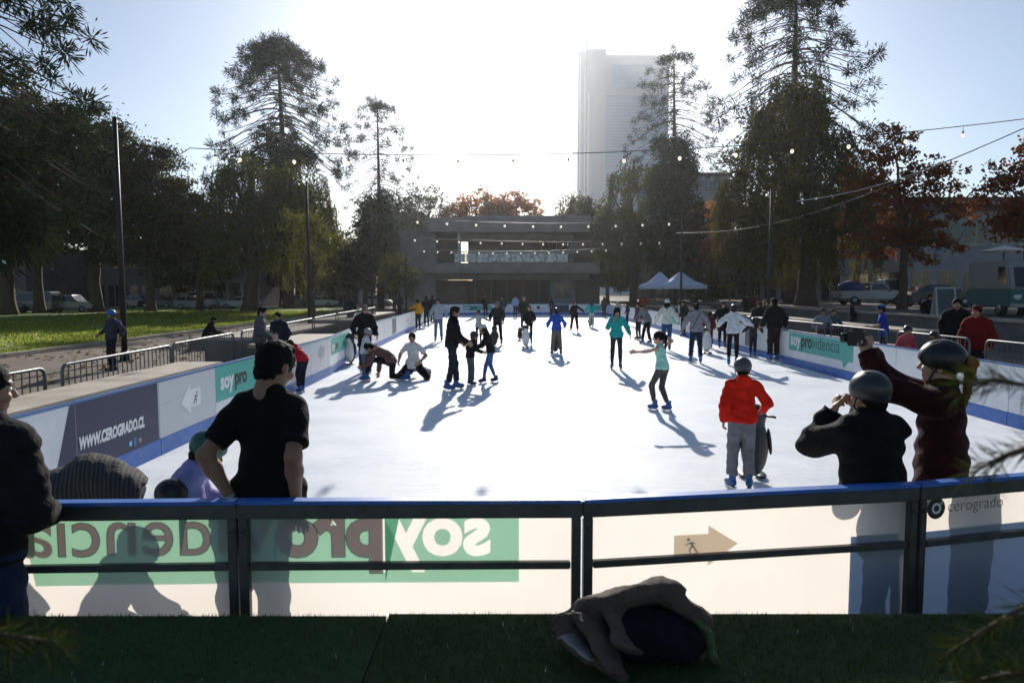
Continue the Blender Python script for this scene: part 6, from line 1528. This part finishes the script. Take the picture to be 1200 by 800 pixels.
P_('man in dark green jacket and white cap behind the red-haired woman', 614, 390, 346, 178, .03, top=('jacket','#1d211c'), bot=('jeans','#3b4250'), hat=('cap','#b9b6ae'), hair=('short',HB), shoes=SKD)
P_('red-haired woman in black jacket behind a white-fronted penguin', 620, 404, 356, 176, .02, lean=6, top=('jacket','#15161a'), bot=('leggings','#1b1c22'), hair=('front',HRED), skin='fair', RH=(.05,.24,-.36), LH=(-.05,.24,-.36), shoes=SKD, fem=True)
penguin('white-fronted penguin aid pushed by the red-haired woman', G(616,407,.012), 178, .86)
penguin('black bag-like penguin aid left of the red-haired woman', G(609,398,.012), 40, .55, '#15161a')
P_('child in bright blue jacket and plaid trousers pushing a penguin', 652, 416, 359, 0, .03, lean=8, top=('hoodie','#1f4fae'), bot=('loose','#6a625a'), hat=('helmet','#17191e'), hair=('short',HB), head=(10,0), RH=(.16,.22,-.36), LH=(-.16,.22,-.36), RF=(.17,0,0,-20), LF=(-.17,0,0,20), shoes=('skate','#1b2a5a'))
penguin('dark penguin aid between the legs of the child in bright blue', G(652,415,.012)+Vector((0,.45,0)), 0, .72, '#1b1c20')
P_('woman in black swinging one arm out on the far ice', 672, 389, 351, 175, .02, lean=5, side=-4, top=('shirt','#121317'), bot=('loose','#121317'), hair=('front',HRED), skin='fair', LH=(-.40,.1,-.28), RH=(.12,.1,-.46), RF=(.14,0), LF=(-.24,.1), shoes=SKD, fem=True)
P_('girl in teal top and white trousers with back turned, far ice', 693, 384, 351, 0, .02, lean=8, top=('shirt','#1c9a9a'), bot=('loose','#a9a9a4'), hair=('long',HBR), RH=(.22,.2,-.36), LH=(-.22,.2,-.36), shoes=SKD, fem=True)
penguin('dark penguin aid in front of the girl in teal top', G(693,384,.012)+Vector((0,.5,0)), 0, .7, '#1b1c20')
P_('person in brown coat standing at the far boards right of the girl in teal', 708, 372, 347, 10, .02, top=('jacket','#4b3a3c'), bot=('jeans','#22242c'), hair=('bob',HBR), shoes=SKD)
P_('person with white-banded helmet at the far boards behind the black beanie', 724, 376, 352, 175, .02, top=('fleece','#8f9396'), bot=('jeans','#2b3040'), hat=('helmet','#c4c6c8'), hair=('short',HB), shoes=SKD)
P_('woman in black dungarees standing at the far boards near the navy board', 646, 371, 347, 120, .02, top=('coat','#17181d'), bot=('jeans','#17181d'), hair=('bob',HB), shoes=SHO)
# ===== right half of the ice
P_('woman in teal sweater and black beanie gliding towards the camera', 722, 433, 358, 172, .03, lean=4, top=('fleece','#189a98'), bot=('leggings','#2b303c'), hat=('beanie','#1a1518'), hair=('front',HB), skin='tan', head=(12,8), LH=(-.22,.10,-.42), RH=(-.06,.26,-.02), RE=(.6,.2,-1), LF=(-.12,.05,0,10), RF=(.12,-.05,0,-12), shoes=SKD, fem=True)
P_('girl in mint tank top stretching one arm out, skating away', 775, 482, 383, 38, .0, lean=10, twist=18, top=('tank','#9fd6c6'), bot=('leggings','#4d4a48'), hair=('pony',HB), skin='fair', head=(2,30), LH=(-.50,.16,-.06), RH=(.22,.18,.26), RE=(.8,-.2,.4), RF=(.07,-.12,0,6), LF=(-.07,.14,0,10), shoes=('skate','#27548f'), fem=True, crouch=.05)
P_('girl in purple striped top near the bent man in grey sweater', 748, 398, 353, 120, .02, top=('shirt','#4a3a58'), bot=('leggings','#23252e'), hair=('pony',HBR), shoes=SKD, fem=True)
P_('man in grey sweater and black trousers bending forward on the ice', 757, 403, 352, 118, .0, lean=34, top=('fleece','#6f7076'), bot=('jeans','#1b1d26'), hair=('buzz',HB), head=(30,0), RH=(.10,.3,-.36), LH=(-.1,.3,-.34), RF=(.12,.1), LF=(-.12,-.12))
P_('woman in white cardigan and white beanie with blue jeans', 781, 411, 349, -10, .04, lean=4, top=('fleece','#cfccc2'), bot=('jeans','#2d4a76'), hat=('beanie','#d5d3cc'), hair=('long',HB), RH=(.22,.05,-.42), LH=(-.22,.05,-.42), shoes=SKD, fem=True)
P_('man in black behind the grey sweater with bag strap', 801, 394, 351, 120, .02, top=('jacket','#1a1c22'), bot=('jeans','#1b1d26'), hair=('short',HB))
P_('person in white jacket between white beanie and the bag strap man', 797, 389, 352, 60, .02, top=('jacket','#c9c9c6'), bot=('jeans','#232a3c'), hair=('bob',HB))
P_('man in grey sweater with bag strap and dark jeans, back turned', 815, 426, 353, -8, .02, lean=6, top=('fleece','#85868c'), bot=('jeans','#1d2740'), hair=('short',HB), RH=(.22,.12,-.42), LH=(-.20,.14,-.42), RF=(.14,-.02,0,-12), LF=(-.14,.06,0,15), extras=(ex_strap,), shoes=('skate','#27548f'))
P_('small child in maroon coat beside the white-fronted penguin', 831, 408, 364, -30, .02, top=('coat','#5a1622'), bot=('jeans','#1d1e26'), hair=('short',HB))
penguin('white-fronted penguin aid near the right boards', G(828,414,.012), 170, .92)
P_('woman in open black coat facing the camera near the right boards', 846, 408, 352, 172, .02, top=('coat','#131317'), bot=('leggings','#15161c'), hair=('bob',HBR), skin='fair', LH=(-.18,.08,-.44), RH=(.2,.1,-.43), fem=True, shoes=SKD)
P_('girl in white sweater and black leggings with dark helmet, back turned', 856, 428, 354, -20, .03, lean=8, top=('fleece','#cdd0d6'), bot=('leggings','#101116'), hat=('helmet','#17181d'), hair=('short',HB), RH=(.36,.12,-.26), LH=(-.30,.12,-.30), RF=(.16,.12,0,-10), LF=(-.05,-.08,0,10), shoes=('skate','#27548f'), fem=True)
P_('small child in dark grey jacket holding hands with the long brown coat', 882, 418, 371, -15, .03, lean=6, top=('jacket','#33353c'), bot=('jeans','#1c2030'), hat=('helmet','#15161b'), hair=('short',HB), RH=(.26,.02,-.30), LH=(-.3,.1,-.28), shoes=SK)
P_('big man in long coat with brown lower half at the right boards', 906, 424, 347, 10, .02, lean=2, top=('jacket','#15151a'), bot=('loose','#241d1c'), hair=('short',HB), RH=(.18,.05,-.46), LH=(-.2,.05,-.44), extras=(ex_belt('#4a3526'),), shoes=('skate','#27548f'), bulk=1.3)
P_('woman with reddish hair leaning at the right boards beside the big man', 888, 408, 352, 150, .02, top=('jacket','#1b1a1f'), bot=('leggings','#17181e'), hair=('long',HBR), shoes=SKD, fem=True)
P_('girl with long auburn hair half hidden by the big man', 897, 402, 350, 160, .02, top=('jacket','#241a1c'), bot=('leggings','#17181e'), hair=('front',HRED), skin='fair', shoes=SKD, fem=True)
P_('skater in dark blue at the far right corner of the ice', 735, 381, 353, 100, .02, top=('jacket','#1d2b45'), bot=('jeans','#1b1d26'), hair=('short',HB), shoes=SKD)
# ===== outside, left
def OUT(label, px, Y, pt, yaw, z=0.0, **k):
    top = AT(px,pt,Y).z; H = min(1.9, top-z-.02); k.setdefault('shoes', SHO); k.setdefault('res', .026)
    return person(label, (XY(px,Y),Y,z), H, yaw, **k)
OUT('man in blue and white helmet leaning back against the black pole', 128, 17.2, 361, 150, lean=-6, top=('jacket','#3a3d48'), bot=('jeans','#1f232e'), hat=('helmet','#2c63b8'), hair=('short',HB), head=(8,0), RH=(.3,.1,-.36), LH=(-.24,.0,-.42), extras=(ex_backpack('#25386e'),))
person('dark-clad person sitting on the kerb edge beyond the barriers', (XY(243,24),24,0), 1.68, -60, lean=30, pelvis=(0,-.1,.46), top=('jacket','#0f1013'), bot=('jeans','#111217'), hair=('short',HB), head=(20,0), RF=(.12,.42), LF=(-.12,.40), RH=(.05,.34,-.30), LH=(-.05,.34,-.30), shoes=SHO, res=.026)
b = MB(); b.box((XY(243,24)-.55,23.6,.0),(XY(243,24)+.35,24.5,.38)); tag(b.build('stone_block', m_concd, bevel=.03), 'stone block under the seated dark-clad person', 'block')
OUT('man in grey jacket standing behind the left boards', 303, 15.2, 356, -70, lean=6, top=('jacket','#56585c'), bot=('jeans','#20232c'), hair=('short',HB), skin='fair', head=(10,-20), RH=(.12,.24,-.36), LH=(-.1,.26,-.34), bulk=1.15)
OUT('person in navy coat right of the man in grey jacket', 326, 16.6, 363, 170, top=('coat','#1b2236'), bot=('jeans','#1b1d26'), hair=('short',HB))
OUT('curly-haired child just over the left boards behind the black T-shirt head', 314, 12.3, 403, -60, top=('jacket','#191a1f'), bot=('jeans','#1b1d26'), hair=('curly',HBR), shoes=SHO)
# ===== outside, right
OUT('child in pink shirt and dark helmet standing behind the right boards', 1065, 14.6, 380, 175, top=('shirt','#c4545c'), bot=('jeans','#23252e'), hat=('helmet','#17181e'), hair=('short',HB), skin='fair')
OUT('child in black helmet right of the pink shirt, half hidden by the raised arms', 1098, 14.0, 387, 120, top=('jacket','#17181d'), bot=('jeans','#23252e'), hat=('helmet','#14161b'), hair=('short',HB))
OUT('man in royal blue T-shirt and blue cap behind the raised camera', 1037, 17.8, 354, 60, lean=8, top=('tee','#1b3d9a'), bot=('jeans','#1f2740'), hat=('cap','#27548f'), hair=('short',HB), RH=(.1,.3,-.30), LH=(-.1,.32,-.28))
OUT('person in dull red jacket and red cap at the right edge', 1147, 13.2, 354, 130, top=('jacket','#6a1210'), bot=('jeans','#1b1d26'), hat=('cap','#7a1512'), hair=('short',HB), bulk=1.3)
OUT('person in black coat between chalkboard and red jacket', 1122, 15.4, 346, 150, top=('coat','#101114'), bot=('jeans','#17181d'), hair=('short',HB))
person('seated visitor in grey shirt behind the teal board', (XY(965,22.4),22.4,0), 1.7, 165, lean=6, pelvis=(0,-.05,.72), top=('shirt','#7d7b86'), bot=('jeans','#2a2530'), hair=('short',HB), RF=(.12,.38,.22), LF=(-.12,.36,.22), RH=(.1,.3,-.32), LH=(-.1,.3,-.32), shoes=SHO, res=.026)
person('seated visitor in teal shirt beside the one in grey', (XY(977,22.6),22.6,0), 1.7, 180, lean=6, pelvis=(0,-.05,.70), top=('shirt','#2c5560'), bot=('jeans','#2a2530'), hair=('cap','#120d0a') if False else ('buzz',HBR), RF=(.12,.38,.22), LF=(-.12,.36,.22), RH=(.1,.3,-.32), LH=(-.1,.3,-.32), shoes=SHO, res=.026)
b = MB(); b.box((XY(960,22.6)-.4,22.35,0),(XY(985,22.6)+.4,23.0,.60)); tag(b.build('bench_block', m_concd, bevel=.03), 'concrete bench block under the two seated visitors', 'bench')
OUT('visitor in orange top near the white pop-up canopies', 754, 50, 344, 160, top=('shirt','#8a2f16'), bot=('jeans','#1b1d26'), hair=('short',HB))
for i,(px,Y,pt,c,yw,lb) in enumerate(((876,40,343,'#15161a',150,'dark bystander under the massive weeping tree, leftmost'),(887,43,345,'#6a1a16',170,'red-jacketed bystander under the massive weeping tree'),(815,47,346,'#1c1d22',100,'dark bystander right of the pop-up canopies'),(1090,30,342,'#1a1b20',160,'dark bystander beside the chalkboard'),(1000,33,352,'#1b1c22',60,'dark bystander in front of the pickup with blue load'),(410,34,345,'#22252b',20,'bystander on the dirt path near the slender bunya'),(468,52,348,'#2a2d33',-30,'bystander by the cafe wall on the left'))):
    z = .0 if px < 985 else 0.0
    OUT(lb, px, Y, pt-8 if Y > 35 else pt, yw, top=('jacket',c), bot=('jeans','#1b1d26'), hair=('short',HB), res=.032)
for px,Y,lb in ((640,80,'person on the cafe terrace by its right column'),):
    zc = AT(600,309,76).z; person(lb, (XY(658,77),77,zc), 1.72, 160, top=('jacket','#1b1c20'), bot=('jeans','#1b1d26'), hair=('short',HB), shoes=SHO, res=.032)

# ------------------------------------------------------------------ jacket dropped on the turf, on a dark bag and a green scarf
def heap():
    c = AT(741,742,2.42); cx, cy = c.x, 2.45
    def nz(x,y,z): return .013*(np.abs(np.sin(19*x+26*y+3*np.sin(9*z)))+.6*np.abs(np.sin(33*z-14*x+21*y))+.3*np.abs(np.sin(60*x-31*y+40*z))-.9)
    zb = TZ
    bag = sdf_obj('bag', [ell((cx+.06,cy-.02,zb+.085),(.185,.13,.095)), ell((cx+.16,cy-.04,zb+.06),(.10,.10,.07)), half((cx,cy,zb+.012),(0,0,-1))], .008, cloth('#0c0e18'), noise=nz)
    tag(bag, 'dark navy bag half covered by the brown jacket on the turf', 'bag')
    # jacket: body panel draped over the bag, sleeve across the top, collar and a paler lining flap
    J = [cap((cx-.10,cy+.06,zb+.15),(cx+.12,cy+.06,zb+.21),.11,.10,.42,(0,.55,.85)), cap((cx+.10,cy+.04,zb+.225),(cx+.26,cy-.0,zb+.13),.060,.052,.7,(0,.5,.85)),
         cap((cx-.245,cy+.02,zb+.115),(cx-.02,cy+.05,zb+.19),.042,.052,.75,(0,.4,.9)),
         cap((cx-.14,cy+.0,zb+.12),(cx-.085,cy-.21,zb+.035),.105,.050,.20,(.15,.62,.77)), cap((cx-.045,cy+.03,zb+.165),(cx-.04,cy-.14,zb+.09),.080,.060,.22,(.25,.55,.8)),
         cap((cx-.235,cy+.01,zb+.09),(cx-.16,cy-.13,zb+.03),.075,.040,.22,(-.2,.6,.77)), cap((cx-.20,cy-.05,zb+.05),(cx-.06,cy-.235,zb+.018),.055,.028,.3,(0,.4,.9)),
         half((cx,cy,zb+.006),(0,0,-1))]
    jk = sdf_obj('jacket', J, .0065, pbr('jacket_brown', (.085,.058,.045), .9, noise=.2, nscale=20, bump=.5, bscale=160), k=.025, noise=nz); tag(jk, 'brown jacket thrown in a heap on the turf against the barrier', 'jacket')
    ln = sdf_arrays([cap((cx-.225,cy-.045,zb+.085),(cx-.165,cy-.15,zb+.052),.055,.022,.18,(-.15,.62,.77))], .006, .015, noise=nz)
    link('lining', mesh_np('lining', ln[0], ln[1], pbr('lining', (.22,.20,.19), .7, noise=.15, nscale=25), smooth=True), jk)
    b = MB(); b.tube([(cx-.135,cy-.045,zb+.125),(cx-.115,cy-.12,zb+.095),(cx-.09,cy-.20,zb+.055)], .0035, 5); b.build('zip', m_galv, jk)
    b = MB(); b.lathe([(.008,0),(.009,.003),(.006,.005)], (cx-.215,cy+.005,zb+.152), 10); b.build('button', m_galv, jk)
    # fringed green scarf
    t = thing('scarf', 'green knitted scarf with fringe spilling from the bag on the turf', 'scarf', (cx+.235,cy-.02,zb))
    V, Q = sdf_arrays([cap((-.02,.03,.15),(.035,-.02,.10),.030,.034,.5,(1,0,.5)), cap((.035,-.02,.10),(.045,-.05,.03),.036,.038,.45,(1,.2,.2))], .006, .02, noise=lambda x,y,z: .004*np.sin(220*z+60*y)*np.sin(220*y))
    link('knit', mesh_np('knit', V, Q, pbr('scarf', (.03,.05,.018), .95, col2=(.11,.15,.06), nscale=70), smooth=True), t)
    b = MB()
    for i in range(14):
        y = -.09+.085*i/13; b.tube([(.05,y,.045),(.06+RNG.normal(0,.006),y+RNG.normal(0,.008),.02),(.066+RNG.normal(0,.01),y+RNG.normal(0,.01),.006)], .0035, 4)
    b.build('fringe', pbr('scarf', (.06,.09,.03), .95), t)
heap()
